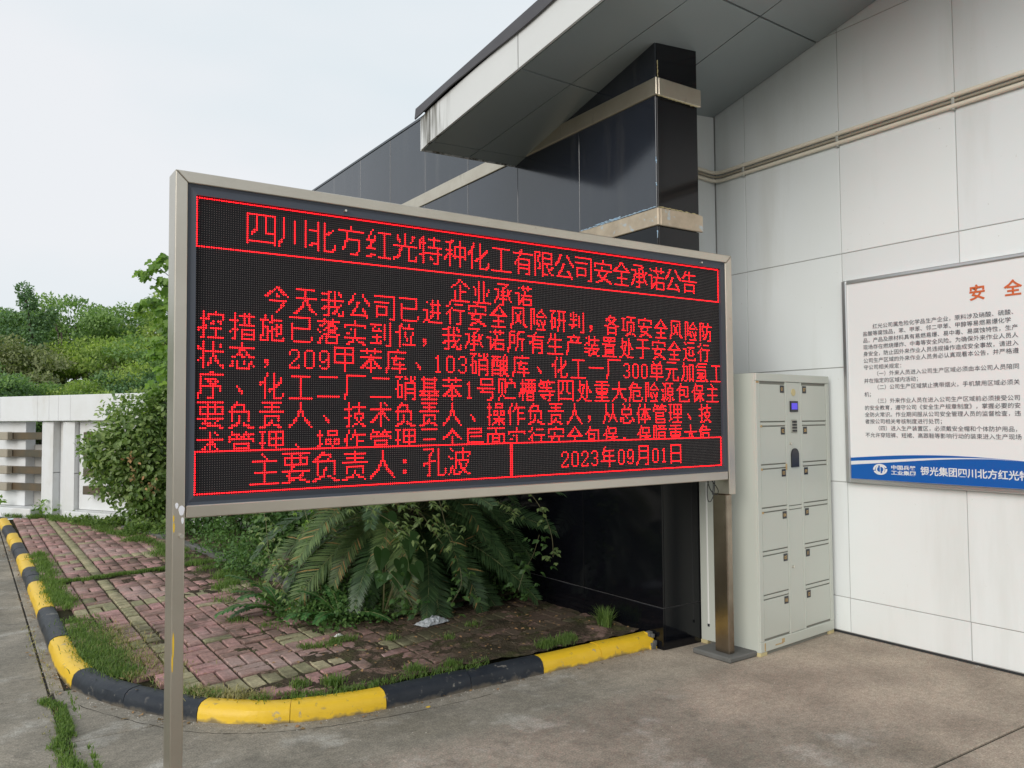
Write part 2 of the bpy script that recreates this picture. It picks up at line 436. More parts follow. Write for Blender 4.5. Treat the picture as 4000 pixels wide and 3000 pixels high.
def under_canopy(n, l, cs, pos, tcn, p):
    # sheltered floor near the building is cleaner and warmer (it is never rained on)
    sx = n.nodes.new('ShaderNodeSeparateXYZ'); l(pos, sx.inputs[0])
    t = n.nodes.new('ShaderNodeTexNoise'); t.inputs['Scale'].default_value = 1.1; t.inputs['Detail'].default_value = 6; l(pos, t.inputs['Vector'])
    a = n.nodes.new('ShaderNodeMath'); a.operation = 'MULTIPLY_ADD'; l(t.outputs['Fac'], a.inputs[0]); a.inputs[1].default_value = 1.6; l(sx.outputs['X'], a.inputs[2])
    r = n.nodes.new('ShaderNodeMapRange'); r.inputs['From Min'].default_value = 3.95; r.inputs['From Max'].default_value = 4.55; l(a.outputs[0], r.inputs['Value'])
    x = n.nodes.new('ShaderNodeMixRGB'); l(r.outputs[0], x.inputs[0]); l(cs, x.inputs[1])
    g = n.nodes.new('ShaderNodeTexNoise'); g.inputs['Scale'].default_value = 2.2; g.inputs['Detail'].default_value = 8; l(pos, g.inputs['Vector'])
    cr = n.nodes.new('ShaderNodeValToRGB'); cr.color_ramp.elements[0].position = .35; cr.color_ramp.elements[1].position = .65
    cr.color_ramp.elements[0].color = (.30, .25, .20, 1); cr.color_ramp.elements[1].color = (.45, .38, .305, 1); l(g.outputs['Fac'], cr.inputs['Fac'])
    l(cr.outputs[0], x.inputs[2])
    return x.outputs[0]
mat('concrete_floor', (.345, .305, .25), .85, spec=.3, noise=(1.3, .9, 9), col2=(.185, .168, .138), coords='World',
    extra=chain(stain((.45, .43, .39), 3.3, .54, .70, amt=.7, seed=3), stain((.13, .115, .085), 1.6, .50, .70, amt=.75, seed=9), stain((.16, .145, .12), 8, .52, .66, amt=.5, seed=19), under_canopy, grain(30, .76, 1.24), grain(120, .62, 1.38),
                stain((.45, .43, .39), 45, .71, .76, amt=.6, seed=5), stain((.06, .055, .045), 60, .66, .74, amt=.5, seed=1), ribs))
def streaks(n, l, cs, pos, tcn, p):
    # rain streaks at the low end of the fascia
    sx = n.nodes.new('ShaderNodeSeparateXYZ'); l(pos, sx.inputs[0])
    def rng_(o, a, b):
        r = n.nodes.new('ShaderNodeMapRange'); l(o, r.inputs['Value']); r.inputs['From Min'].default_value = a; r.inputs['From Max'].default_value = b; return r.outputs[0]
    y = rng_(sx.outputs['Y'], 4.98, 5.12)
    mpn = n.nodes.new('ShaderNodeMapping'); mpn.inputs['Scale'].default_value = (9, 9, .7); l(pos, mpn.inputs['Vector'])
    t = n.nodes.new('ShaderNodeTexNoise'); t.inputs['Scale'].default_value = 2.2; t.inputs['Detail'].default_value = 4; l(mpn.outputs[0], t.inputs['Vector'])
    r = rng_(t.outputs['Fac'], .44, .62)
    m1 = n.nodes.new('ShaderNodeMath'); m1.operation = 'MULTIPLY'; l(y, m1.inputs[0]); l(r, m1.inputs[1])
    x = n.nodes.new('ShaderNodeMixRGB'); l(m1.outputs[0], x.inputs[0]); l(cs, x.inputs[1]); x.inputs[2].default_value = (.10, .09, .065, 1)
    return x.outputs[0]
mat('fascia_streaked', (.66, .665, .66), .45, noise=(1.4, .3), col2=(.58, .585, .575), coords='World', extra=streaks)

# ================================================================== SETTING
g = MB().box(-160, 220, -60, 14.6, -.6, -.011).build('ground', MATS['crack_dirt']); tag(g, kind='structure')
# concrete forecourt in cast slabs with sunk joints
fc = empty('forecourt'); tag(fc, kind='structure')
def slab(x0, x1, y0, y1):
    return MB().box(x0, x1, y0, y1, -.058, 0, .004).build('concrete_slab', MATS['concrete_floor'], fc)
slab(.425, 6.0, 1.925, 4.35); slab(.425, 6.0, -3.2, 1.910); slab(-3.8, .395, 1.3, 5.15); slab(-3.8, .395, 5.165, 9.2); slab(-3.8, .395, 9.215, 14.2); slab(-3.8, .395, -3.2, 1.285)
for x0 in (-12, -7.9): slab(x0, x0 + 4.085, -3.2, 5.15); slab(x0, x0 + 4.085, 5.165, 14.2)
slab(-12, 6.0, -9, -3.215)
slab(.425, 1.35, 4.365, 5.2); slab(.408, .475, 5.215, 9.2); slab(.408, .475, 9.215, 14.2)

# ---- kerb path (outer foot line)
ctrl = [(3.735, 3.90), (3.3, 3.897), (2.8, 3.895), (2.3, 3.893), (1.83, 3.90), (1.60, 3.925), (1.38, 3.985), (1.17, 4.105), (.975, 4.29), (.83, 4.50), (.70, 4.72), (.60, 4.95), (.515, 5.25),
        (.475, 5.65), (.466, 6.15), (.466, 7.2), (.466, 8.4), (.462, 9.3), (.458, 10.2), (.45, 11.2), (.44, 12.2), (.42, 13.2), (.40, 14.2)]
P = np.array(ctrl)
dense = []
for i in range(len(P) - 1):
    p0, p1, p2, p3 = P[max(i - 1, 0)], P[i], P[i + 1], P[min(i + 2, len(P) - 1)]
    for t in np.linspace(0, 1, 14, endpoint=False):
        dense.append(.5 * ((2 * p1) + (-p0 + p2) * t + (2 * p0 - 5 * p1 + 4 * p2 - p3) * t * t + (-p0 + 3 * p1 - 3 * p2 + p3) * t ** 3))
dense.append(P[-1]); dense = np.array(dense)
arc = np.r_[0, np.cumsum(np.hypot(*np.diff(dense, axis=0).T))]
def kp(s):
    x = np.interp(s, arc, dense[:, 0]); y = np.interp(s, arc, dense[:, 1])
    e = .03
    dx = np.interp(s + e, arc, dense[:, 0]) - np.interp(s - e, arc, dense[:, 0]); dy = np.interp(s + e, arc, dense[:, 1]) - np.interp(s - e, arc, dense[:, 1])
    q = math.hypot(dx, dy)
    return x, y, dy / q, -dx / q           # point, inward normal
def arc_at(x, y): return arc[int(np.argmin(np.hypot(dense[:, 0] - x, dense[:, 1] - y)))]
bounds = [arc_at(*b) for b in [(3.735, 3.90), (2.82, 3.895), (1.83, 3.90), (.978, 4.29), (.513, 5.24), (.466, 6.14), (.466, 7.22), (.466, 8.40), (.462, 9.25), (.458, 10.2), (.45, 11.2), (.44, 12.2), (.42, 13.2), (.40, 14.2)]]
kerb = empty('kerb'); tag(kerb, kind='structure')
prof = [(0, -.03), (.002, .035), (.012, .066), (.034, .083), (.06, .088), (.10, .088), (.116, .082), (.12, .07), (.12, -.03)]
def kerb_stone(s0, s1, m, label=None):
    n = 9; v = []; f = []
    j = rng.normal(0, .0015, 2)
    for i in range(n):
        s = s0 + .0015 + (s1 - s0 - .003) * i / (n - 1)
        x, y, nx, ny = kp(s)
        for (d, z) in prof:
            wob = .0016 * math.sin(s * 11 + z * 30) + rng.normal(0, .0004)
            v.append((x + nx * (d + wob + j[0]), y + ny * (d + wob + j[0]), z + (j[1] + wob * .5 if z > 0 else 0)))
    k = len(prof)
    for i in range(n - 1):
        for q in range(k - 1):
            a = i * k + q; f.append((a, a + 1, a + k + 1, a + k))
    f.append(tuple(range(k))[::-1]); f.append(tuple(range((n - 1) * k, n * k)))
    mb = MB(); mb.add(v, f); o = mb.build('kerb_stone', MATS[m], kerb, smooth=True)
    if label: o['label'] = label
for i in range(len(bounds) - 1):
    m = 'kerb_yellow' if i % 2 == 0 else 'kerb_black'
    mid = (bounds[i] + bounds[i + 1]) / 2 + rng.normal(0, .03)
    lb = 'yellow painted kerb stone' if i % 2 == 0 else 'black painted kerb stone'
    kerb_stone(bounds[i], mid, m, lb); kerb_stone(mid, bounds[i + 1], m, lb)
# broken mortar lump where the kerb meets the black tiles
v, f = [], []
mbx = MB()
for k in range(26):
    a = rng.random(3); x = 3.70 + a[0] * .055; y = 3.90 + a[1] * .07; z = a[2] ** 2 * .085; r_ = .008 + .014 * rng.random()
    mbx.box(x - r_, x + r_, y - r_, y + r_, max(z - r_, -.01), z + r_, .003, mi=int(rng.random() < .45))
mbx.build('mortar_crumbs', [MATS['stone_edge'], MATS['paint_yellow']], kerb)['kind'] = 'stuff'

# hairline seam of the gutter strip that follows the kerb
def seam(s0, s1, off, wd):
    v_, f_ = [], []
    S = np.arange(s0, s1, .03)
    for k, s in enumerate(S):
        x, y, nx, ny = kp(s); d = off + .012 * math.sin(s * 5) + rng.normal(0, .0025); ww_ = wd * rng.uniform(.3, 1.3)
        v_ += [(x - nx * (d - ww_), y - ny * (d - ww_), .0012), (x - nx * (d + ww_), y - ny * (d + ww_), .0012)]
        if k: f_.append((2 * k - 2, 2 * k - 1, 2 * k + 1, 2 * k))
    link('gutter_seam', np_mesh('gutter_seam', v_, f_, MATS['crack_dirt']), fc)
seam(arc_at(2.4, 3.895), arc_at(.60, 4.95), .11, .0022)
# ---- paved island: base, bricks, soil
pav = empty('pavement'); tag(pav, kind='structure')
base_pts = [(kp(s)[0] + kp(s)[2] * .10, kp(s)[1] + kp(s)[3] * .10) for s in np.linspace(0, arc[-1], 80)]
poly = base_pts + [(2.3, 14.2), (3.74, 14.2)]
mb = MB(); mb.prism(poly[::-1], 'z', -.05, .056); mb.build('bedding_layer', MATS['joint_soil'], pav)
poly_np = np.array([(kp(s)[0] + kp(s)[2] * .125, kp(s)[1] + kp(s)[3] * .125) for s in np.linspace(0, arc[-1], 200)] + [(2.15, 14.2), (2.15, 7.0), (2.3, 6.4), (3.72, 6.0), (3.72, 4.0)])
def inside(x, y):
    X, Y = poly_np[:, 0], poly_np[:, 1]; X2, Y2 = np.roll(X, -1), np.roll(Y, -1)
    c = ((Y > y) != (Y2 > y)) & (x < (X2 - X) * (y - Y) / (Y2 - Y + 1e-12) + X)
    return c.sum() % 2 == 1
SH = .22
def brick_mesh(wx, wy):
    a, b = wx / 2 - .0080, wy / 2 - .0085; c = .005
    vs = []
    for z, s in ((-.05, 0), (.008, 0), (.014, c)):
        for sx, sy in ((-1, -1), (1, -1), (1, 1), (-1, 1)):
            x = sx * (a - s); y = sy * (b - s) + SH * x; vs.append((x, y, z))
    fs = [(0, 1, 5, 4), (1, 2, 6, 5), (2, 3, 7, 6), (3, 0, 4, 7), (4, 5, 9, 8), (5, 6, 10, 9), (6, 7, 11, 10), (7, 4, 8, 11), (8, 9, 10, 11)]
    return vs, fs
shapes = {'lie': brick_mesh(.2, .1025), 'stand': brick_mesh(.1, .205)}
cells = []
for band in range(-2, 17):
    xs = .98 + .2 * (band - 2) if band < 2 else (1.08 + .2 * (band - 2))
    # band index 2 starts right of the yellow column
    for row in range(0, 52):
        y0 = 3.97 + .205 * row
        yel = row in (2, 14, 26, 38)
        if (row + band) % 2 == 0 and not yel:
            for q in range(2): cells.append((xs + .1, y0 + .051 + .1025 * q, 'lie', yel))
        else:
            for q in range(2): cells.append((xs + .05 + .1 * q, y0 + .1025, 'stand', yel))
for row in range(0, 104):
    cells.append((1.03, 3.97 + .1025 * row + .05, 'yl', True))
shapes['yl'] = brick_mesh(.1, .1025)
good = []
for x, y, k, yel in cells:
    yy = y + SH * (x - 1.2)
    wx = .2 if k == 'lie' else .1
    if yy > 14.1: continue
    if 8.20 < y < 8.42: continue                       # the grassy seam
    if all(inside(x + a, yy + b) for a in (-wx * .42, wx * .42) for b in (-.045, .045)): good.append((x, yy, k, yel))
good.sort(key=lambda q: math.hypot(q[0], q[1]) + (1.2 if q[0] > 2.3 else 0))
bm_cache = {}
for key in ('lie', 'stand', 'yl'):
    for c in ('brick_pink', 'brick_yellow'):
        mb = MB(); mb.add(*shapes[key]); bm_cache[key, c] = mb.mesh('brick', MATS[c])
fv, ff, fr, fm = [], [], [], []
for i, (x, y, k, yel) in enumerate(good):
    odd = (not yel) and rng.random() < .04
    c = 'brick_yellow' if yel or odd else 'brick_pink'
    sink = .012 * max(0, math.sin(x * 1.7 + 2) * math.sin(y * 1.3)) + rng.normal(0, .0018)
    if rng.random() < .03: sink += .008
    rz = rng.normal(0, .008)
    if i < 290:
        o = link('brick', bm_cache[k, c], pav, (x, y, .072 - sink), (rng.normal(0, .012), rng.normal(0, .012), rz))
    else:
        b = len(fv)
        for p in shapes[k][0]: fv.append((x + p[0], y + p[1], .072 - sink + p[2]))
        for q in shapes[k][1]: ff.append(tuple(b + z for z in q)); fm.append(int(c == 'brick_yellow')); 
        fr += [rng.random()] * len(shapes[k][1])
me = np_mesh('brick_field', fv, ff, [MATS['brick_pink'], MATS['brick_yellow']], fr, mi=fm)
o = link('brick_field', me, pav); o['kind'] = 'stuff'

# soil / moss creeping over the bricks: a height field that rises above them in places
def vnoise(x, y, s, seed=0):
    x = x * s + seed * 17.3; y = y * s + seed * 9.1
    xi, yi = np.floor(x).astype(int), np.floor(y).astype(int); fx, fy = x - xi, y - yi
    fx = fx * fx * (3 - 2 * fx); fy = fy * fy * (3 - 2 * fy)
    def h(a, b): 
        q = np.sin(a * 127.1 + b * 311.7 + seed * 74.7) * 43758.5453; return q - np.floor(q)
    return (h(xi, yi) * (1 - fx) + h(xi + 1, yi) * fx) * (1 - fy) + (h(xi, yi + 1) * (1 - fx) + h(xi + 1, yi + 1) * fx) * fy
def fbm(x, y, s, seed=0, o=4): return sum(vnoise(x, y, s * 2 ** k, seed + k) * .5 ** (k + 1) for k in range(o)) / (1 - .5 ** o)
nx_, ny_ = 170, 300
gx_ = np.linspace(.6, 3.74, nx_); gy_ = np.linspace(3.98, 9.4, ny_)
GX, GY = np.meshgrid(gx_, gy_)
kx = np.array([np.interp(y, dense[::-1, 1][:1] if False else np.sort(dense[:, 1]), dense[np.argsort(dense[:, 1]), 0]) for y in gy_])
# distance of a dirt "lane": starts in the lower right corner and climbs towards the bed edge on the left
lane = 1.95 - .27 * (GY - 5.2) * 0 + 0
edge = np.where(GY < 5.2, 1.55 + (5.2 - GY) * -.25 + .45, 2.0 + (GY - 5.2) * .0)      # soil to the right of this X
m_ = np.clip((GX - (1.62 + .10 * np.clip(GY - 4.4, 0, 2.5))) / .55, -1, 1.1)
far = np.exp(-((GX - (2.02 - .02 * (GY - 6))) / .12) ** 2)
h_ = .0745 + .0060 * (m_ + .15) + .040 * (fbm(GX, GY, 4.2, 3) - .5) + .030 * (fbm(GX, GY, 15, 8) - .5) + .010 * far
ok = (GX > np.interp(GY, [4.0, 4.3, 4.6, 5.2, 9.5], [1.95, 1.25, .98, .68, .62]) + .02) & (GY > np.interp(GX, [.6, 1.3, 1.8, 3.8], [5.3, 4.18, 4.05, 4.035]))
V = np.c_[GX.ravel(), GY.ravel(), h_.ravel()]
F = []
for j in range(ny_ - 1):
    for i in range(nx_ - 1):
        if ok[j, i] and ok[j + 1, i + 1] and ok[j, i + 1] and ok[j + 1, i]:
            a = j * nx_ + i; F.append((a, a + 1, a + nx_ + 1, a + nx_))
o = link('soil_patches', np_mesh('soil_patches', V, F, MATS['soil'], smooth=True), pav); o['kind'] = 'stuff'
# planting bed ground
xb = np.linspace(1.9, 3.74, 60); yb = np.linspace(5.25, 14.2, 150); BX, BY = np.meshgrid(xb, yb)
edgeX = np.interp(BY, [4.6, 5.6, 6.4, 7.2, 9.9, 14.2], [3.0, 2.35, 2.3, 2.32, 2.02, 1.6])
BX = edgeX + (3.74 - edgeX) * ((BX - 1.9) / 1.84)
bz = .040 + .05 * np.clip((BX - edgeX) / .12, 0, 1) + .05 * np.clip((BX - edgeX) / .5, 0, 1) + .03 * (fbm(BX, BY, 4, 2) - .5)
V = np.c_[BX.ravel(), BY.ravel(), bz.ravel()]
F = [(j * 60 + i, j * 60 + i + 1, j * 60 + i + 61, j * 60 + i + 60) for j in range(149) for i in range(59)]
o = link('planting_soil', np_mesh('planting_soil', V, F, MATS['soil'], smooth=True)); tag(o, kind='structure')
# stone edging of the bed
edging = empty('bed_edging'); tag(edging, kind='structure')
epts = [(2.30, 6.35), (2.27, 7.2), (2.22, 7.9), (2.15, 8.75), (2.08, 9.6), (1.99, 10.4), (1.86, 11.2), (1.72, 11.9)]
for a, b in zip(epts[:-1], epts[1:]):
    dx, dy = b[0] - a[0], b[1] - a[1]; q = math.hypot(dx, dy)
    MB().box(0, q - .006, -.10, 0, -.1, .115, .006).build('edging_stone', MATS['stone_edge'], edging, (a[0], a[1], rng.normal(0, .004)), math.atan2(dy, dx))

# ================================================================== WHITE PANELLED WALL on the right
def panel_box(parent, name, m, x0, x1, y0, y1, z0, z1, ch=.004, label=None):
    o = MB().box(x0, x1, y0, y1, z0, z1, ch).build(name, MATS[m], parent)
    if label: o['label'] = label
    return o
ww = empty('panelled_wall', (5.05, 1, 0)); tag(ww, 'white metal panelled wall on the right behind the notice board and locker', 'wall')
MB().box(.0055, .35, -10, 3.85, -.03, 5.6).build('wall_core', MATS['grout'], ww)
MB().box(.0, .0045, -10, 3.49, -.03, .014).build('wall_foot', MATS['joint_dark'], ww)
ys = [3.488, 3.186, 2.358, 1.553, .74, -.07, -.88, -1.69, -2.5, -3.31, -4.12, -4.93, -5.74, -6.55, -7.36, -8.17, -9.0]
zs = [.016, .250, 1.043, 1.838, 2.632, 3.424, 4.213, 5.0, 5.6]
pcache = {}
for a in range(len(ys) - 1):
    for b in range(len(zs) - 1):
        y1, y0 = ys[a] - .003, ys[a + 1] + .003; z0, z1 = zs[b] + .003, zs[b + 1] - .003
        j = rng.normal(0, .0012)
        panel_box(ww, 'wall_panel', 'wall_panel', j, .020, y0, y1, z0, z1, .0018)
sw = empty('return_wall', (4.14, 4.49, 0)); tag(sw, 'narrow white return wall between the black tiled column and the panelled wall', 'wall')
MB().box(-.30, .93, .014, .3, -.03, 4.5).build('wall_core', MATS['grout'], sw)
for z0, z1 in zip(zs[:-2], zs[1:]):
    panel_box(sw, 'wall_panel', 'wall_panel', -.29, .905, 0, .014, z0 + .004, min(z1, 4.4) - .004, .0035)

# ================================================================== BLACK TILED WALL + COLUMN
bw = empty('tiled_wall', (3.746, 3.83, 0)); tag(bw, 'polished black tiled wall and corner column behind the LED sign with two steel bands', 'wall')
MB().box(.012, .38, .012, 7.4, -.05, 2.70).build('wall_core', MATS['tile_grout'], bw); MB().box(.012, .38, .012, 7.4, 2.70, 4.50).build('wall_core', MATS['joint_dark'], bw)
yj = [0, .808, 1.62, 2.42, 3.25, 4.05, 4.85, 5.67, 6.48, 7.4]
rows = [(-.02, .267), (.267, 1.516), (1.516, 2.765), (2.876, 3.635), (3.75, 4.52)]
for (z0, z1) in rows:
    up = z0 > 2.7
    m = 'slate_panel' if up else 'black_tile'
    for a, b in zip(yj[:-1], yj[1:]):
        j = rng.normal(0, .0012) if up else rng.normal(0, .0006)
        panel_box(bw, 'tile', m, j, .012, a + .0025 + (.0 if a else .0), b - .0025, z0 + .0025, z1 - .0025, .0015)
    panel_box(bw, 'tile', 'black_tile', .0125, .391, -.0, .012, z0 + .0025, min(z1, 4.5) - .0025, .0015)
for (z0, z1, m, lb) in ((3.633, 3.752, 'steel_band', 'upper brushed steel band'), (2.763, 2.878, 'steel_band_worn', 'lower band with blue sealant and peeling film')):
    o = MB().box(-.014, .012, -.02, 4.62, z0, z1, .004).build('steel_band', MATS[m], bw); o['label'] = lb
    MB().box(-.014, .012, 4.626, 7.4, z0, z1, .004).build('steel_band', MATS[m], bw)
    MB().box(.0125, .412, -.020, .0, z0, z1, .004).build('steel_band', MATS[m], bw)
# ragged blue sealant and foam along the band edges
def ragged(name, m, pts, r, parent, jit=.006, seed=1):
    rr = np.random.default_rng(seed); mb = MB()
    for (a, b, nn) in pts:
        a, b = np.array(a), np.array(b)
        q = [tuple(a + (b - a) * t + rr.normal(0, jit, 3) * np.array([.4, .4, 1])) for t in np.linspace(0, 1, nn)]
        for k in range(len(q) - 1):
            mb.tube([q[k], q[k + 1]], r * rr.uniform(.4, 1.3), 6)
    o = mb.build(name, MATS[m], parent); o['kind'] = 'stuff'; return o
ragged('sealant', 'sealant_blue', [((-.016, .0, 2.885), (-.012, .78, 2.880), 46), ((-.014, .35, 2.888), (-.014, .62, 2.890), 16), ((-.002, .0, 3.18), (-.002, .002, 3.22), 5), ((-.002, .0, 3.03), (-.002, .002, 3.05), 4), ((0, 0, 2.68), (0, 0, 2.73), 5)], .0045, bw, .0018)
ragged('sealant', 'foot_cream', [((.0, -.022, 3.752), (.0, -.022, 3.86), 10), ((.0, -.020, 3.628), (.38, -.016, 3.628), 30), ((.0, -.012, 2.885), (.38, -.008, 2.882), 26)], .003, bw, .0018, 3)
MB().box(-.006, .39, .0, 7.4, 4.522, 4.55, .003).build('coping', MATS['slate_panel'], bw)
# rest of the building behind, as seen above/beside from other positions
MB().box(4.15, 11, 4.8, 11.2, -.05, 4.4).build('rear_building', MATS['fascia_white'])
tag(bpy.data.objects['rear_building'], 'plain white building block behind the black tiled wall', 'building')

# ================================================================== CANOPY
def sz(x, y): return 3.992 + .096 * (x - 3.746) - .24 * (y - 3.827)
C_ = [lambda y: 2.819 + (5.314 - y) * .162, lambda y: 3.282 + (5.278 - y) * .198, lambda y: 4.27 + (3.957 - y) * .06, lambda y: 5.044]
R_ = [lambda x: 5.37 + .12 * (x - 2.82), lambda x: 5.25 + .10 * (x - 2.85), lambda x: 4.303 + .15 * (x - 2.989)] + [(lambda x, k=k: 3.366 - .95 * k + .124 * (x - 3.9)) for k in range(8)]
def cx(c, r):
    x = 3.5
    for _ in range(12): y = R_[r](x); x = C_[c](y)
    return x, R_[r](x)
can = empty('canopy', (3.746, 3.83, 4.0)); tag(can, 'sloping entrance canopy with white fascia and grey metal soffit panels', 'canopy')
ox, oy, oz = 3.746, 3.83, 4.0
def shrink(q, d):
    c = np.mean(q, axis=0); out_ = []
    for p in q:
        v_ = p - c; out_.append(c + v_ * (1 - d / max(np.hypot(*v_), .01) * 1.3))
    return out_
for c in range(3):
    for r in range(len(R_) - 1):
        q = np.array([cx(c, r), cx(c + 1, r), cx(c + 1, r + 1), cx(c, r + 1)])
        if c == 2 and r < 2: continue
        if c == 0: q[[0, 3], 0] += .012
        if r == 0: q[[0, 1], 1] -= .01
        q = shrink(q, .006)
        vs = [(p[0] - ox, p[1] - oy, sz(*p) - oz) for p in q] + [(p[0] - ox, p[1] - oy, sz(*p) - oz + .012) for p in q]
        mb = MB(); mb.add(vs, [(0, 3, 2, 1), (4, 5, 6, 7), (0, 1, 5, 4), (1, 2, 6, 5), (2, 3, 7, 6), (3, 0, 4, 7)]); mb.build('soffit_panel', MATS['soffit'], can)
# core of the canopy (dark void above the joints, roof on top)
cv = []; 
rl = [(cx(0, r), cx(3, r) if r > 1 else cx(1, r)) for r in range(len(R_))]
low = []; mb = MB()
rings = []
for r in range(len(R_)):
    a = cx(0, r); b = (3.745, R_[r](3.745)) if r < 2 else (5.046, R_[r](5.04))
    rings.append([(a[0] + .02, a[1] - (.02 if r == 0 else 0), sz(*a) + .014), (b[0], b[1] - (.02 if r == 0 else 0), sz(*b) + .014), (b[0], b[1] - (.02 if r == 0 else 0), sz(*b) + .34), (a[0] + .02, a[1] - (.02 if r == 0 else 0), sz(*a) + .32)])
vs = [(p[0] - ox, p[1] - oy, p[2] - oz) for ring in rings for p in ring]
fs = []
for i in range(len(rings) - 1):
    for k in range(4): fs.append((4 * i + k, 4 * i + (k + 1) % 4, 4 * i + 4 + (k + 1) % 4, 4 * i + 4 + k))
fs += [(3, 2, 1, 0), tuple(4 * (len(rings) - 1) + k for k in range(4))]
mb.add(vs, fs); mb.build('canopy_core', MATS['joint_dark'], can)
# fascia panels + wavy flashing
fj = [(2.822, 5.372)] + [cx(0, r) for r in (1, 2, 3, 5, 7, 9)]
for i in range(len(fj) - 1):
    a, b = np.array(fj[i]), np.array(fj[i + 1]); d = (b - a) / np.hypot(*(b - a)); nrm = np.array([-d[1], d[0]]) * -1
    nrm = np.array([d[1], -d[0]])
    if nrm[0] > 0: nrm = -nrm
    a2, b2 = a + d * .004, b - d * .004
    vs = []
    for p in (a2, b2):
        for off, dz in ((.0, 0), (.0, .248), (.018, .248), (.018, 0)):
            q = p + nrm * off; vs.append((q[0] - ox, q[1] - oy, sz(*p) - oz + dz - .004))
    mb = MB(); mb.add(vs, [(0, 1, 2, 3), (7, 6, 5, 4), (0, 4, 5, 1), (1, 5, 6, 2), (2, 6, 7, 3), (3, 7, 4, 0)])
    mb.build('fascia_panel', MATS['fascia_streaked'], can)
a, b = np.array(cx(0, 0)), np.array((3.745, R_[0](3.745)))
vs = []
for p in (a, b):
    for oy_, dz in ((0, -.004), (0, .244), (.016, .244), (.016, -.004)):
        vs.append((p[0] - ox, p[1] - oy + oy_, sz(*p) - oz + dz))
mb = MB(); mb.add(vs, [(0, 1, 2, 3), (7, 6, 5, 4), (0, 4, 5, 1), (1, 5, 6, 2), (2, 6, 7, 3), (3, 7, 4, 0)]); mb.build('end_fascia', MATS['fascia_streaked'], can)
n = 120; vs = []; fs = []
ends = [np.array((2.80, 5.40)), np.array(cx(0, 10))]
for i in range(n + 1):
    t = i / n; p = ends[0] * (1 - t) + ends[1] * t
    s_ = np.array([-.987, -.16]); L_ = t * np.hypot(*(ends[1] - ends[0]))
    bulge = .006 + .022 * max(0, math.sin(L_ * 4.3 + .6 * math.sin(L_ * 2.1))) * min(1, L_ * 1.4)
    zt = sz(*p) + .325; zb = sz(*p) + .243 + .018 * math.sin(L_ * 3.7) * min(1, L_)
    for off, z in ((.026, zt), (.03 + bulge, zb), (.02 + bulge, zb - .002), (.014, zt - .01), (-.25, zt + .01)):
        q = p + s_ * off; vs.append((q[0] - ox, q[1] - oy, z - oz))
for i in range(n):
    for k in range(4):
        a = i * 5 + k; b = i * 5 + (k + 1); fs.append((a, b, b + 5, a + 5))
    fs.append((i * 5 + 4, i * 5, i * 5 + 5, i * 5 + 9))
fs += [(4, 3, 2, 1, 0), tuple(n * 5 + k for k in range(5))]
mb = MB(); mb.add(vs, fs); mb.build('roof_flashing', MATS['flashing'], can)

# grit gathered along the foot of walls and kerb
_n = 900; _v = []; _f = []
for _k in range(_n):
    q_ = rng.random()
    if q_ < .25: _x, _y = 5.04 - abs(rng.normal(0, .03)), rng.uniform(-1, 3.4)
    elif q_ < .7:
        _s = rng.uniform(0, arc[-1] * .75); _a = kp(_s); _d = abs(rng.normal(0, .05)); _x, _y = _a[0] - _a[2] * _d, _a[1] - _a[3] * _d
    else: _x, _y = rng.uniform(-.3, 4.9), rng.uniform(1.4, 3.85)
    _r = rng.uniform(.0015, .0045) * (1 if q_ < .7 else .8); _b = len(_v)
    _v += [(_x - _r, _y - _r * .6, 0), (_x + _r, _y - _r * .8, 0), (_x + _r * .7, _y + _r, 0), (_x - _r * .8, _y + _r, 0), (_x, _y, _r * 1.1)]
    _f += [(_b, _b + 1, _b + 4), (_b + 1, _b + 2, _b + 4), (_b + 2, _b + 3, _b + 4), (_b + 3, _b, _b + 4)]
mat('grit_stone', (.42, .39, .34), .9, attr=True)
o = link('grit', np_mesh('grit', _v, _f, MATS['grit_stone'], rng.random(len(_f)))); tag(o, 'fine grit and pebbles on the concrete', None, None, 'stuff')

# ================================================================== LED SIGN
Y0 = 3.43
sign = empty('led_sign', (2.33, Y0, 0)); tag(sign, 'large LED notice sign with red dot matrix text in a steel frame on two posts', 'LED sign')
sx0 = 2.33
def sbox(name, x0, x1, y0, y1, z0, z1, m, ch=.004, label=None):
    o = MB().box(x0 - sx0, x1 - sx0, y0 - Y0, y1 - Y0, z0, z1, ch).build(name, MATS[m], sign)
    if label: o['label'] = label
    return o
FY0, FY1 = 3.412, 3.535
def rail(name, p, z_or_x):     # mitred frame members as prisms along y
    vs = [(x - sx0, z) for x, z in p]
    mb = MB(); n_ = len(vs)
    V_ = [(x, FY0 - Y0, z) for x, z in vs] + [(x, FY1 - Y0, z) for x, z in vs]
    mb.add(V_, [tuple(range(n_))[::-1], tuple(range(n_, 2 * n_))] + [(i, (i + 1) % n_, n_ + (i + 1) % n_, n_ + i) for i in range(n_)])
    o = mb.build(name, MATS['frame_steel'], sign)
    bv = o.modifiers.new('bevel', 'BEVEL'); bv.width = .004; bv.segments = 2; bv.limit_method = 'ANGLE'
    return o
o0x, o1x, i0x, i1x = .677, 3.973, .7275, 3.9215
zt, zi, zb, zo = 2.513, 2.465, 1.162, 1.112
rail('top_rail', [(o0x + .001, zt), (o1x - .001, zt), (i1x + .001, zi), (i0x - .001, zi)], 0)
sbox('bottom_rail', i0x + .001, 3.909, FY0 + .002, FY1, zo, zb, 'frame_steel')
rail('left_post', [(o0x, zt), (i0x - .002, zi), (i0x - .002, 0), (o0x, 0)], 0)
rail('right_post', [(o1x, zt), (o1x, 1.02), (3.9155, 1.02), (3.9155, zi - .003), (i1x + .002, zi)], 0)
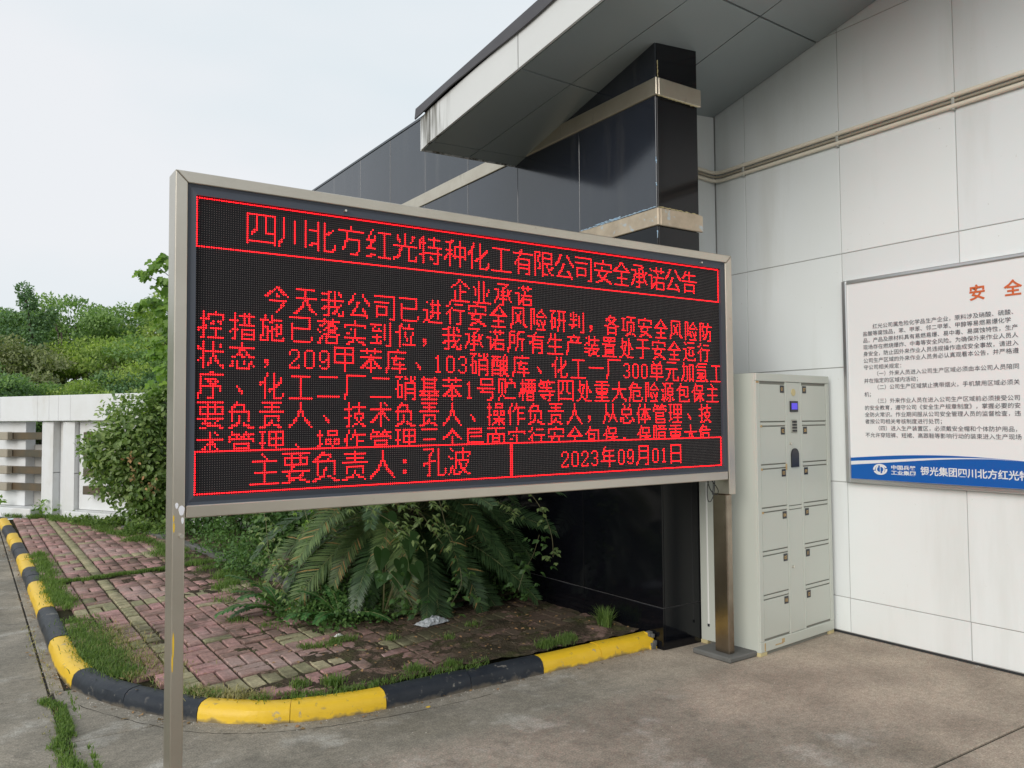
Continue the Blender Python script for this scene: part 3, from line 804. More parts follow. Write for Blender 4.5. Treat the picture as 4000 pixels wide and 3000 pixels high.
sbox('right_post', 3.922, 3.975, 3.445, 3.56, .034, 1.018, 'post_bronze_reflect', .006, 'lower stainless post with bronze reflections painted into its colour')
b_ = MB().box(-.15, .15, -.15, .15, 0, .034, .008).build('base_plate', MATS['stone_edge'], sign, (4.01 - sx0, 3.545 - Y0, 0), .03)
sbox('back_cover', i0x, i1x, 3.50, 3.53, zb, zi, 'bezel', 0)
# bezel: four sloping dark strips
bz_ = MB()
bo = (i0x, i1x, zb, zi); bi = (.7595, 3.8725, 1.1965, 2.4215)
outer = [(bo[0], 3.420, bo[2]), (bo[1], 3.420, bo[2]), (bo[1], 3.420, bo[3]), (bo[0], 3.420, bo[3])]
mid_ = [(bo[0] + .012, 3.424, bo[2] + .012), (bo[1] - .012, 3.424, bo[2] + .012), (bo[1] - .012, 3.424, bo[3] - .012), (bo[0] + .012, 3.424, bo[3] - .012)]
inn = [(bi[0], 3.417, bi[2]), (bi[1], 3.417, bi[2]), (bi[1], 3.417, bi[3]), (bi[0], 3.417, bi[3])]
inb = [(p[0], 3.4335, p[2]) for p in inn]
vs = [(p[0] - sx0, p[1] - Y0, p[2]) for ring in (outer, mid_, inn, inb) for p in ring]
fs = [(4 * q + k, 4 * q + (k + 1) % 4, 4 * q + 4 + (k + 1) % 4, 4 * q + 4 + k) for q in range(3) for k in range(4)]
bz_.add(vs, fs); bz_.build('bezel', MATS['bezel'], sign)
face = sbox('display_panel', .755, 3.877, 3.4325, 3.49, 1.19, 2.428, 'led_face', 0)

# ================================================================== TEXT helper (printed lettering as flat meshes)
def text_mesh(s, size, m, name='lettering', extrude=0.0, sx=1.0, bold=0.0):
    c = bpy.data.curves.new(name, 'FONT'); c.body = s; c.size = size; c.extrude = extrude; c.resolution_u = 2; c.offset = bold
    o = bpy.data.objects.new(name, c); COL.objects.link(o)
    dg = bpy.context.evaluated_depsgraph_get(); dg.update()
    me = bpy.data.meshes.new_from_object(o.evaluated_get(dg))
    bpy.data.objects.remove(o); bpy.data.curves.remove(c)
    me.materials.clear(); me.materials.append(MATS[m]); me.name = name
    return me

# ---- dot-matrix glyphs: thin the built-in CJK outline to a skeleton, then snap its strokes to LED rows and columns
NG = 128
def raster(ch):
    im = np.zeros((NG, NG), bool)
    me = text_mesh(ch, 1.0, 'led_off'); me.calc_loop_triangles()
    if not len(me.vertices): return im
    V = np.array([v.co[:2] for v in me.vertices]); T = [tuple(t.vertices) for t in me.loop_triangles]
    bpy.data.meshes.remove(me)
    Pq = np.c_[V[:, 0] * NG, (0.88 - V[:, 1]) * NG]
    for t in T:
        a, b, c = Pq[list(t)]
        lo = np.maximum(np.floor(np.minimum(np.minimum(a, b), c)).astype(int), 0); hi = np.minimum(np.ceil(np.maximum(np.maximum(a, b), c)).astype(int), NG - 1)
        if (hi < lo).any(): continue
        X, Y = np.meshgrid(np.arange(lo[0], hi[0] + 1) + .5, np.arange(lo[1], hi[1] + 1) + .5)
        def e(p, q): return (q[0] - p[0]) * (Y - p[1]) - (q[1] - p[1]) * (X - p[0])
        w0, w1, w2 = e(a, b), e(b, c), e(c, a)
        im[lo[1]:hi[1] + 1, lo[0]:hi[0] + 1] |= ((w0 >= -1e-6) & (w1 >= -1e-6) & (w2 >= -1e-6)) | ((w0 <= 1e-6) & (w1 <= 1e-6) & (w2 <= 1e-6))
    return im
def thin(im):
    im = np.pad(im, 1).astype(np.uint8)
    while True:
        changed = False
        for st in (0, 1):
            Q = [np.roll(im, s, (0, 1)) for s in [(1, 0), (1, -1), (0, -1), (-1, -1), (-1, 0), (-1, 1), (0, 1), (1, 1)]]
            B = sum(Q); A = sum(((Q[i] == 0) & (Q[(i + 1) % 8] == 1)).astype(int) for i in range(8))
            c = (Q[0] * Q[2] * Q[4] == 0) & (Q[2] * Q[4] * Q[6] == 0) if st == 0 else (Q[0] * Q[2] * Q[6] == 0) & (Q[0] * Q[4] * Q[6] == 0)
            d = (im == 1) & (B >= 2) & (B <= 6) & (A == 1) & c
            if d.any(): im[d] = 0; changed = True
        if not changed: break
    return im[1:-1, 1:-1].astype(bool)
def stroke_lines(sk, axis, minlen):
    n = sk.shape[0]; s = sk if axis == 0 else sk.T
    wgt = np.zeros(n)
    for y in range(n):
        run = 0
        for x in range(n + 1):
            if x < n and s[y, x]: run += 1
            else:
                if run >= minlen * .4: wgt[y] += run
                run = 0
    res = []
    sm = np.convolve(wgt, [1] * 5, 'same')
    while sm.max() >= minlen:
        y = int(sm.argmax()); lo, hi = max(0, y - 3), min(n, y + 4)
        ww = wgt[lo:hi]
        if ww.sum() < minlen: sm[max(0, y - 2):y + 3] = 0; continue
        res.append((ww * np.arange(lo, hi)).sum() / ww.sum()); wgt[lo:hi] = 0
        sm = np.convolve(wgt, [1] * 5, 'same')
    return sorted(res)
def snap(pts, lo, hi, n):
    if hi - lo < 3: return [(lo - 1, (n - 1) // 2), (hi + 1, (n - 1) // 2)]
    s = (n - 1) / (hi - lo); m_ = len(pts)
    if not m_: return [(lo, 0), (hi, n - 1)]
    tg = [(q - lo) * s for q in pts]
    C = np.full((m_, n), 1e9); Bk = np.zeros((m_, n), int)
    for j in range(n): C[0, j] = (j - tg[0]) ** 2 * 1.5
    for i in range(1, m_):
        gap = tg[i] - tg[i - 1]
        for j in range(n):
            for k in range(j):
                c = C[i - 1, k] + (j - tg[i]) ** 2 + (j - k - gap) ** 2 * .8 + ((2.5 if gap > .9 else .8) if j - k < 2 else 0)
                if c < C[i, j]: C[i, j] = c; Bk[i, j] = k
    j = int(C[-1].argmin()); res = [j]
    for i in range(m_ - 1, 0, -1): j = Bk[i, j]; res.append(j)
    an = list(zip(pts, res[::-1]))
    if pts[0] - lo > 2: an = [(lo, 0)] + an
    if hi - pts[-1] > 2: an = an + [(hi, n - 1)]
    return an
SK = {}
def dot_glyph(ch, W, H):
    if ch not in SK: SK[ch] = thin(raster(ch))
    sk = SK[ch]
    ys_, xs_ = np.nonzero(sk)
    ay = snap(stroke_lines(sk, 0, NG * .16), min(ys_.min(), NG * .15), max(ys_.max(), NG * .86), H); ax = snap(stroke_lines(sk, 1, NG * .16), min(xs_.min(), NG * .13), max(xs_.max(), NG * .87), W)
    fy = np.rint(np.interp(ys_, [a for a, _ in ay], [b for _, b in ay])).astype(int); fx = np.rint(np.interp(xs_, [a for a, _ in ax], [b for _, b in ax])).astype(int)
    acc = np.zeros((H, W)); np.add.at(acc, (np.clip(fy, 0, H - 1), np.clip(fx, 0, W - 1)), 1)
    o = acc >= max(1, NG / W * .2)
    for _ in range(2):
        for y in range(H - 1):
            for x in range(W - 1):
                if o[y:y + 2, x:x + 2].all():
                    best = None
                    for dy in (0, 1):
                        for dx in (0, 1):
                            yy, xx = y + dy, x + dx; n1 = yy - 1 if dy == 0 else yy + 1; n2 = xx - 1 if dx == 0 else xx + 1; ext = 0
                            if 0 <= n1 < H: ext += o[n1, max(0, xx - 1):xx + 2].sum()
                            if 0 <= n2 < W: ext += o[max(0, yy - 1):yy + 2, n2].sum()
                            if best is None or ext < best[0]: best = (ext, yy, xx)
                    if best[0] == 0: o[best[1], best[2]] = False
    return o
GC = {}
DIG = {'0': [14, 17, 17, 17, 17, 17, 17, 17, 14], '1': [4, 12, 4, 4, 4, 4, 4, 4, 14], '2': [14, 17, 17, 1, 2, 4, 8, 17, 31], '3': [14, 17, 1, 1, 6, 1, 1, 17, 14], '9': [14, 17, 17, 17, 19, 13, 1, 17, 14]}
lit = set()
def put(c, r, col, row, rmax=127):
    if 0 <= c < 320 and 0 <= r <= rmax: lit.add((c, r))
def glyph(ch, col, row, font, W, H, rmax=127):
    if ch in DIG:
        for i, h in enumerate(DIG[ch]):
            for b in range(5):
                if h >> (4 - b) & 1: put(col + 1 + b, row + (2 if H == 12 else 3) + i, 0, 0, rmax)
        return 7
    if ch == ' ': return 7
    if ch == '，':
        for c, r in ((3, 7), (4, 7), (3, 8), (4, 8), (4, 9), (3, 10)): put(col + c, row + r, 0, 0, rmax)
        return 13
    if ch == '、':
        for c, r in ((4, 6), (5, 7), (5, 8), (6, 8), (6, 9)): put(col + c, row + r, 0, 0, rmax)
        return 13
    if ch == '：':
        for c, r in ((4, 5), (5, 5), (4, 6), (5, 6), (4, 10), (5, 10), (4, 11), (5, 11)): put(col + c, row + r, 0, 0, rmax)
        return 14
    if (ch, W) not in GC: GC[ch, W] = dot_glyph(ch, W, H)
    for i, b in zip(*np.nonzero(GC[ch, W])): put(col + 1 + int(b), row + int(i), 0, 0, rmax)
    return W + 2 if W == 11 else W + 1
def line(s, col, row, big=False, rmax=127):
    for ch in s:
        col += glyph(ch, col, row, None, 13 if big else 11, 14 if big else 12, rmax)
line('四川北方红光特种化工有限公司安全承诺公告', 20, 4, True)
line('企业承诺', 122, 24)
line('    今天我公司已进行安全风险研判，各项安全风险防', 0, 36)
line('控措施已落实到位，我承诺所有生产装置处于安全运行', 0, 49)
line('状态，209甲苯库、103硝酸库、化工一厂300单元加氢工', 0, 62)
line('序、化工二厂二硝基苯1号贮槽等四处重大危险源包保主', 0, 75)
line('要负责人、技术负责人、操作负责人，从总体管理、技', 0, 88)
line('术管理、操作管理三个层面实行安全包保，保障重大危', 0, 101, rmax=108)
line('主要负责人：孔波', 22, 111, True)
line('2023年09月01日', 191, 113)
for c in range(320):
    for r in (0, 21, 109, 127): put(c, r, 0, 0)
for r in list(range(0, 22)) + list(range(109, 128)): put(0, r, 0, 0); put(319, r, 0, 0)
for r in range(109, 128): put(158, r, 0, 0); put(159, r, 0, 0)
PXP, PZP = 3.101 / 319, 1.2125 / 127
def dots(cells, rad, hgt, nseg, name, m):
    cells = np.array(sorted(cells)); N_ = len(cells)
    X = .7655 + cells[:, 0] * PXP - sx0; Z = 2.4155 - cells[:, 1] * PZP
    ang = np.arange(nseg) * 2 * math.pi / nseg + math.pi / 4
    ring = np.c_[np.cos(ang) * rad, np.full(nseg, .0024), np.sin(ang) * rad]
    tpl = np.r_[ring, [[0, .0024 - hgt, 0]]]
    V = (np.c_[X, np.zeros(N_), Z][:, None, :] + tpl[None]).reshape(-1, 3)
    fl = np.array([(i, (i + 1) % nseg, nseg) for i in range(nseg)])
    F = (np.arange(N_)[:, None, None] * (nseg + 1) + fl[None]).reshape(-1, 3)
    o = link(name, np_mesh(name, V, F, MATS[m]), sign); o['kind'] = 'stuff'
    return o
o = dots(lit, .0027, .004, 6, 'lit_leds', 'led_lit'); o['label'] = 'lit red LEDs spelling the notice'
o = dots([(c, r) for c in range(320) for r in range(128) if (c, r) not in lit], .0017, .003, 4, 'dark_leds', 'led_off'); o['label'] = 'unlit LEDs'
for x, z in ((1.40, 2.443), (3.70, 2.442)):
    MB().tube([(x - sx0, 3.405 - Y0, z), (x - sx0, 3.425 - Y0, z)], .0055, 8).build('screw', MATS['screw'], sign)
MB().tube([(.711 - sx0, 3.398 - Y0, 1.045), (.711 - sx0, 3.415 - Y0, 1.045)], .0085, 10).build('screw', MATS['screw'], sign)
mb = MB()
for (x, z, a, b) in ((.694, 1.165, .006, .012), (.712, 1.145, .011, .020), (.716, 1.105, .005, .013)):
    q = [(x + a * math.cos(t) * (1 + .15 * math.sin(3 * t)) - sx0, z + b * math.sin(t)) for t in np.linspace(0, 2 * math.pi, 14, endpoint=False)]
    mb.prism(q, 'y', FY0 - Y0 - .0012, FY0 - Y0 + .001)
o = mb.build('paint_splash', MATS['paint_splash'], sign); o['kind'] = 'stuff'
mb = MB()
for (x, z, a, b) in ((.686, .62, .0035, .05), (.683, .55, .003, .035), (.684, 1.08, .0035, .02), (.683, 1.115, .003, .014)):
    q = [(x + a * math.cos(t) * (1 + .2 * math.sin(5 * t)) - sx0, z + b * math.sin(t)) for t in np.linspace(0, 2 * math.pi, 12, endpoint=False)]
    mb.prism(q, 'y', FY0 - Y0 - .0012, FY0 - Y0 + .001)
o = mb.build('paint_splash', MATS['paint_yellow'], sign); o['kind'] = 'stuff'
# loose cables hanging under the right end
mb = MB()
def curve(pts, n=18):
    pts = np.array(pts, float); out_ = []
    for i in range(len(pts) - 1):
        p0, p1, p2, p3 = pts[max(i - 1, 0)], pts[i], pts[i + 1], pts[min(i + 2, len(pts) - 1)]
        for t in np.linspace(0, 1, n // 3, endpoint=False):
            out_.append(tuple(.5 * ((2 * p1) + (-p0 + p2) * t + (2 * p0 - 5 * p1 + 4 * p2 - p3) * t * t + (-p0 + 3 * p1 - 3 * p2 + p3) * t ** 3)))
    out_.append(tuple(pts[-1])); return out_
cb = empty('loose_cable', (3.84, 3.48, 1.11)); tag(cb, 'thin black cables hanging in loops under the right end of the LED sign', 'cable')
for k, pts in enumerate([[(-.03, 0, .01), (-.05, 0, -.05), (-.045, 0, -.12), (-.02, 0, -.13), (.01, 0, -.08), (.02, 0, .01)], [(-.04, .01, .01), (-.01, .01, -.06), (.04, .01, -.095), (.06, .01, -.07), (.03, .01, -.03), (-.01, .01, .005)], [(0, 0, .01), (.005, 0, -.04), (-.005, 0, -.09)]]):
    MB().tube(curve(pts), .0028, 6).build('cable_loop', MATS['cable'], cb, smooth=True)

# ================================================================== LOCKER
TH = R(5.6)
lk = empty('storage_locker', (4.128, 3.377, 0), TH); tag(lk, 'pale green twelve door metal storage locker standing in the corner', 'locker')
MB().box(0, .885, .006, .45, .022, 1.778, .004).build('body', MATS['locker'], lk)
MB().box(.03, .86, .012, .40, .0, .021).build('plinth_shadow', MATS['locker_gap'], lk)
for x0, x1, y0, y1 in ((-.002, .075, -.002, .05), (.82, .887, -.002, .05), (-.002, .075, .40, .452), (.82, .887, .40, .452)):
    MB().box(x0, x1, y0, y1, 0, .024, .002).build('foot', MATS['foot_cream'], lk)
MB().box(.0, .885, -.008, .006, 1.727, 1.778, .003).build('top_rail', MATS['locker'], lk)
MB().box(.0, .885, -.006, .006, .024, .088, .003).build('bottom_rail', MATS['locker'], lk)
MB().box(.0, .042, -.006, .006, .089, 1.726, .002).build('side_stile', MATS['locker'], lk)
MB().box(.845, .885, -.006, .006, .089, 1.726, .002).build('side_stile', MATS['locker'], lk)
MB().box(.337, .353, -.005, .006, .089, 1.726, .002).build('middle_stile', MATS['locker'], lk)
MB().box(.515, .533, -.005, .006, .089, 1.726, .002).build('middle_stile', MATS['locker'], lk)
MB().box(.0425, .8445, .0045, .0061, .089, 1.726).build('door_gap', MATS['locker_gap'], lk)
door_me = MB().box(-.144, .144, 0, .009, -.1185, .1185, .002).mesh('door', MATS['locker'])
door_me2 = MB().box(-.153, .153, 0, .009, -.1185, .1185, .002).mesh('door', MATS['locker'])
rail_l = MB().box(-.144, .144, 0, .008, -.010, .010, .002).mesh('door_rail', MATS['locker'])
rail_r = MB().box(-.153, .153, 0, .008, -.010, .010, .002).mesh('door_rail', MATS['locker'])
plate_me = MB().box(-.0225, .0225, -.003, 0, -.024, .024, .001).mesh('number_plate', MATS['black_plastic'])
pitch = .2733
for col in range(2):
    for i in range(6):
        zc = 1.7255 - pitch * (i + .5); xc = .190 if col == 0 else .689
        d = link('door', door_me if col == 0 else door_me2, lk, (xc, -.004, zc))
        px = .108 if col == 0 else -.122
        pl = link('number_plate', plate_me, d, (px, -.0002, .0905))
        nm = '%02d' % (i + 1 + 6 * col)
        # the digits are printed on the plate: merged into one print mesh per plate, carried by the door
        t = link('door_number', text_mesh(nm, .032, 'gold_print', 'door_number', .0, bold=.0006), d, (px - .0185, -.0040, .0795), (R(90), 0, 0))
        if i < 5: link('door_rail', rail_l if col == 0 else rail_r, lk, (xc, -.003, 1.7255 - pitch * (i + 1)))
cp = MB().box(.3545, .5135, -.004, .005, .915, 1.7245, .002).build('control_panel', MATS['locker'], lk)
lp = MB().box(.3545, .5135, -.004, .005, .091, .885, .002).build('service_door', MATS['locker'], lk)
MB().box(.3545, .5135, -.003, .005, .890, .910, .002).build('door_rail', MATS['locker'], lk)
MB().box(.386, .478, -.012, -.0042, 1.530, 1.602, .002).build('screen_bezel', MATS['black_plastic'], cp)
MB().box(.398, .466, -.0135, -.0118, 1.546, 1.588).build('screen', MATS['screen_blue'], cp)
MB().tube([(.432, -.008, 1.660), (.432, -.0041, 1.660)], .024, 18).build('round_sticker', MATS['foot_cream'], cp)
MB().box(.397, .467, -.010, -.0042, 1.392, 1.478, .004).build('keypad', MATS['keypad_metal'], cp)
key = MB().box(-.007, .007, -.004, 0, -.007, .007, .0015).mesh('key', MATS['cable'])
for i in range(3):
    for j in range(4): link('key', key, cp, (.411 + .019 * i, -.0098, 1.464 - .0195 * j))
q = [(.388 + .088 * (t), 1.165) for t in (0, 1)] + [(.432 + .044 * math.cos(a), 1.245 + .044 * math.sin(a)) for a in np.linspace(0, math.pi, 14)]
MB().prism(q, 'y', -.012, -.0042).build('card_reader', MATS['black_plastic'], cp)
for z, pr in ((1.322, cp), (.515, lp)):
    MB().tube([(.386, -.013, z), (.386, -.0042, z)], .0095, 12).build('lock_knob', MATS['screw'], pr)
ru = MB()
for (x0, x1, z0, z1) in ((.16, .25, .045, .052), (.235, .265, .05, .075), (.044, .060, 1.432, 1.446), (.044, .056, 1.158, 1.172), (.325, .336, 1.15, 1.19), (.002, .03, 1.715, 1.726), (.044, .06, .885, .898), (.04, .052, .03, .08)):
    ru.box(x0, x1, -.0072 if z0 < .09 else -.0086, -.004, z0, z1)
ru.build('rust_mark', MATS['rust'], lk)['kind'] = 'stuff'
# white strip tube standing beside the locker
ft = MB().tube([(0, 0, .0), (0, 0, .93)], .011, 10, 0)
ft.tube([(0, 0, -.018), (0, 0, 0)], .0125, 10, 1)
o = ft.build('white_tube', [MATS['white_plastic'], MATS['black_plastic']], None, (4.098, 3.765, .135)); tag(o, 'white plastic tube fixed upright against the left side of the locker', 'tube')

# ================================================================== NOTICE BOARD on the white wall
nb = empty('notice_board', (5.02, 2.1, 1.73)); tag(nb, 'white safety notice board with orange title and blue footer hung on the panelled wall', 'notice board')
ny, nz = 2.1, 1.73
def nbox(name, y0, y1, z0, z1, x0, x1, m, ch=.0):
    return MB().box(x0, x1, y0 - ny, y1 - ny, z0 - nz, z1 - nz, ch).build(name, MATS[m], nb)
nbox('board', .92, 3.305, 1.066, 2.412, -.008, .026, 'poster')
nbox('frame_bar', 3.300, 3.335, 1.045, 2.43, -.022, .028, 'alu', .006); nbox('frame_bar', .89, .92, 1.045, 2.43, -.022, .028, 'alu', .006)
nbox('frame_bar', .9205, 3.2995, 2.405, 2.43, -.022, .028, 'alu', .006); nbox('frame_bar', .9205, 3.2995, 1.045, 1.074, -.022, .028, 'alu', .006)
# wall-facing print plane: local frame x -> -Y (to the right as you look at the wall), y -> Z
def wallprint(name, me, y, z, sxx=1.0):
    o = bpy.data.objects.new(name, me); COL.objects.link(o); o.parent = nb
    o.matrix_local = Matrix(((0, 0, -1, -.0112), (-1, 0, 0, y - ny), (0, 1, 0, z - nz), (0, 0, 0, 1))) @ Matrix.Diagonal((sxx, 1, 1, 1))
    if name in ('text_line', 'footer_text'): o['kind'] = 'stuff'
    return o
lines = ['　　红光公司属危险化学品生产企业，原料涉及硝酸、硫酸、', '盐酸等腐蚀品，苯、甲苯、邻二甲苯、甲醇等易燃易爆化学', '品，产品及原材料具有易燃易爆、易中毒、易腐蚀特性，生产', '现场存在燃烧爆炸、中毒等安全风险。为确保外来作业人员人',
         '身安全，防止因外来作业人员违规操作造成安全事故，请进入', '公司生产区域的外来作业人员务必认真观看本公告，并严格遵', '守公司相关规定：', '　　（一）外来人员进入公司生产区域必须由本公司人员陪同',
         '并在指定的区域内活动；', '　　（二）公司生产区域禁止携带烟火，手机禁用区域必须关', '机；', '　　（三）外来作业人员在进入公司生产区域前必须接受公司', '的安全教育，遵守公司《安全生产规章制度》，掌握必要的安',
         '全防火常识。作业期间服从公司安全管理人员的监督检查，违', '者按公司相关考核制度进行处罚；', '　　（四）进入生产装置区，必须戴安全帽和个体防护用品，', '不允许穿短裤、短裙、高跟鞋等影响行动的装束进入生产现场']
for i, s in enumerate(lines):
    z = 2.096 - .0453 * i
    nc = len(s); me = text_mesh(s, .0345, 'print_dark', 'text_line', bold=0)
    wall_w = .988
    wallprint('text_line', me, 3.187, z - .012 , (.988 / 27.4) / .0345 if True else 1)
for ch, y in (('安', 2.484), ('全', 2.284)):
    wallprint('title_character', text_mesh(ch, .098, 'print_orange', 'title_character', bold=.0022), y, 2.198, 1.0)
# blue footer: curved band as thin solid, white swoosh
def band(name, top, bot, m, x):
    ysn = np.linspace(3.2985, .9215, 50); mb = MB(); vs = []
    for y in ysn:
        t = (3.2985 - y)
        vs += [(x, y - ny, top(t) - nz), (x, y - ny, bot(t) - nz), (x + .002, y - ny, top(t) - nz), (x + .002, y - ny, bot(t) - nz)]
    fs = []
    for i in range(49):
        a = i * 4; fs += [(a, a + 4, a + 5, a + 1), (a, a + 2, a + 6, a + 4), (a + 1, a + 5, a + 7, a + 3), (a + 2, a + 3, a + 7, a + 6)]
    mb.add(vs, fs); return mb.build(name, MATS[m], nb)
ftop = lambda t: 1.216 + (.035 * math.sin(math.pi * t / 1.3) if t < 1.3 else -.012 * (t - 1.3))
flow = lambda t: 1.168 + (ftop(t) - .004 - 1.168) * min(t / .95, 1) ** .75
band('footer_band', ftop, lambda t: 1.075, 'poster_blue', -.0102)
band('footer_swoosh', lambda t: flow(t) + .025 * max(0, 1 - t / 1.05), flow, 'print_white', -.0108)
wallprint('footer_text', text_mesh('银光集团四川北方红光特', .058, 'print_white', 'footer_text', bold=.0012), 2.815, 1.128, 1.0)
wallprint('footer_text', text_mesh('中国兵器', .030, 'print_white', 'footer_text', bold=.0008), 3.012, 1.152, 1.4)
wallprint('footer_text', text_mesh('工业集团', .030, 'print_white', 'footer_text', bold=.0008), 3.012, 1.118, 1.4)
# round emblem: two interlocking open rings with a bar
mb = MB()
def arcband(a0, a1, r0, r1, cy, cz, sq=.72):
    A = np.linspace(a0, a1, 22); vs = []
    for a in A:
        for r_ in (r0, r1): vs.append((-.0124, cy - r_ * math.cos(a) - ny, cz + r_ * sq * math.sin(a) - nz))
    mb.add(vs, [(2 * i, 2 * i + 1, 2 * i + 3, 2 * i + 2) for i in range(len(A) - 1)])
arcband(.35, math.pi + .15, .036, .050, 3.086, 1.146); arcband(math.pi + .35, 2 * math.pi + .15, .036, .050, 3.086, 1.146)
arcband(-1.2, 1.9, .016, .026, 3.080, 1.146, 1.0); arcband(math.pi - 1.2, math.pi + 1.9, .016, .026, 3.092, 1.146, 1.0)
mb.box(-.0126, -.0122, 3.084 - ny, 3.088 - ny, 1.112 - nz, 1.180 - nz)
mb.build('emblem', MATS['print_white'], nb)

# ================================================================== PIPES along the wall
for k, (z, r_, xo, m, lb) in enumerate(((3.478, .0155, 5.030, 'pipe_cream', 'uppermost cream conduit of the three running along the white wall'), (3.444, .0095, 5.036, 'pipe_brown', 'thin dark conduit between the two cream ones on the white wall'), (3.412, .0145, 5.031, 'pipe_cream', 'lowest cream conduit of the three running along the white wall'))):
    pts = [(xo, -8, z), (xo, 0, z), (xo, 4.40, z), (xo - .02, 4.452, z + .002), (xo - .06, 4.47, z + .006), (4.75, 4.472, z + .02), (4.15, 4.472, z + .03)]
    o = MB().tube(pts, r_, 10).build('conduit_pipe', MATS[m], smooth=True); tag(o, lb, 'pipe', 'conduits along the white wall')
cl_me = MB().box(-.03, .0, -.010, .010, -.058, .052, .004).mesh('pipe_clip', MATS['pipe_grey'])
for k, y in enumerate((4.186, 3.358, 2.553, 1.74, .93, .12, -.69)):
    o = link('pipe_clip', cl_me, None, (5.052, y, 3.446)); tag(o, ('grey conduit clip nearest the corner of the white wall', 'grey conduit clip above the locker', 'grey conduit clip above the left half of the notice board', 'grey conduit clip above the middle of the notice board', 'grey conduit clip above the far end of the notice board', 'grey conduit clip one panel beyond the notice board', 'grey conduit clip two panels beyond the notice board')[k], 'clip', 'clips holding the wall conduits')

# ================================================================== WHITE FENCE in the left background
FA = math.atan2(-.863, .505)
fen = empty('garden_wall', (1.086, 13.883, .08), FA); tag(fen, 'white stone clad garden wall with square posts and bronze bars in the left background', 'wall')
# local x = along the wall to the right/near; local -y faces the camera
def fbx(name, x0, x1, y0, y1, z0, z1, m='fence_white', ch=.006, parent=None, label=None):
    o = MB().box(x0, x1, y0, y1, z0 - .08, z1 - .08, ch).build(name, MATS[m], parent or fen)
    if label: o['label'] = label
    return o
def post_v(x0, x1, z0, z1):
    q = [(x0, .28), (x0, .0), ((x0 + x1) / 2 - .03, -.075), (x1, .0), (x1, .28)]
    o = MB().prism([(a, b) for a, b in q], 'z', z0 - .08, z1 - .08).build('post', MATS['fence_white'], fen); return o
seg = 2.56
for k in range(-4, 3):
    bx = k * seg
    for (a, b) in ((-.266, .0), (.211, .479)):
        fbx('post_block', bx + a, bx + b - .008, -.01, .27, .09, .738); fbx('post_block', bx + a, bx + b - .008, -.01, .27, .745, 1.508)
        post_q = MB().prism([(bx + a, -.0105), (bx + a + .11, -.045), (bx + b - .008, -.0105)], 'z', .01, 1.42).build('post_crease', MATS['fence_white'], fen)
    fbx('recess_panel', bx + .0, bx + .205, .10, .22, .09, 1.508)
    # coping beam stones
    for (a, b) in ((-.266, -.004), (.0, .207), (.211, .475), (.479, 1.40), (1.404, 2.29)):
        fbx('beam_stone', bx + a, bx + b, -.09, .30, 1.514, 1.895, ch=.008)
    # wall screen with window gaps and through bars
    fbx('screen_panel', bx + .485, bx + 1.80, .06, .22, .215, 1.508, ch=.004)
    fbx('plinth', bx + .485, bx + 2.29, -.18, .32, .06, .21, ch=.01)
    fbx('low_panel', bx + 1.805, bx + 2.29, .20, .26, .215, 1.15, 'fence_grey', .004)
    for z in (1.290, 1.025, .77, .515):
        fbx('bar', bx + 1.40, bx + 2.29, -.02, .055, z - .055, z + .055, 'bar_bronze', .006)
        fbx('bar', bx + .78, bx + 1.05, -.10, .06, z - .062, z + .062, 'bar_bronze', .006)
        fbx('bar_cap', bx + 1.31, bx + 1.62, -.115, -.022, z - .062, z + .062, 'bar_cap', .010)

# road edge beyond the wall
ro = MB().box(-60, 60, 15.5, 24, -.059, -.02).build('far_road', MATS['road_far']); tag(ro, kind='structure')
for i in range(-8, 12):
    o = MB().box(0, 1.0, 0, .15, -.05, .14, .02).build('far_kerb_stone', MATS['kerb_yellow' if i % 2 else 'kerb_black'], None, (i * 1.02, 23.2, 0)); tag(o, kind='structure')
# ================================================================== PLANTS
def unit(a): return a / np.maximum(np.linalg.norm(a, axis=-1, keepdims=True), 1e-9)
def frames(d, nrm):
    d = unit(d); s = unit(np.cross(d, nrm)); nn = np.cross(s, d)
    return s, d, nn
LEAF4 = (np.array([[0, 0, 0], [-.30, .42, .06], [0, 1, -.04], [.30, .42, .06]]), np.array([[0, 2, 1], [0, 3, 2]]))
LEAF6 = (np.array([[0, 0, 0], [-.27, .28, .05], [-.25, .62, .04], [0, 1, -.10], [.25, .62, .04], [.27, .28, .05], [0, .5, -.01]]),
         np.array([[0, 6, 1], [1, 6, 2], [2, 6, 3], [3, 6, 4], [4, 6, 5], [5, 6, 0]]))
SLIM = (np.array([[0, 0, 0], [-.16, .35, .03], [0, 1, -.06], [.16, .35, .03]]), np.array([[0, 2, 1], [0, 3, 2]]))
LOBED = (np.array([[0, 0, 0], [-.30, -.05, .02], [-.48, .30, .05], [-.22, .45, .0], [-.30, .75, .02], [0, 1.05, -.08], [.30, .75, .02], [.22, .45, 0], [.48, .30, .05], [.30, -.05, .02], [0, .35, -.02]]),
         np.array([[0, 10, 1], [1, 10, 2], [2, 10, 3], [3, 10, 4], [4, 10, 5], [5, 10, 6], [6, 10, 7], [7, 10, 8], [8, 10, 9], [9, 10, 0]]))
def scatter(tpl, pos, d, nrm, size):
    T, Ft = tpl; N_ = len(pos); s, dd, nn = frames(d, nrm)
    size = np.asarray(size).reshape(-1, 1, 1) * np.ones((N_, 1, 1))
    V = pos[:, None, :] + size * (T[None, :, 0:1] * s[:, None] + T[None, :, 1:2] * dd[:, None] + T[None, :, 2:3] * nn[:, None])
    F = (np.arange(N_)[:, None, None] * len(T) + Ft[None]).reshape(-1, 3)
    r = np.repeat(rng.random(N_), len(Ft))
    return V.reshape(-1, 3), F, r
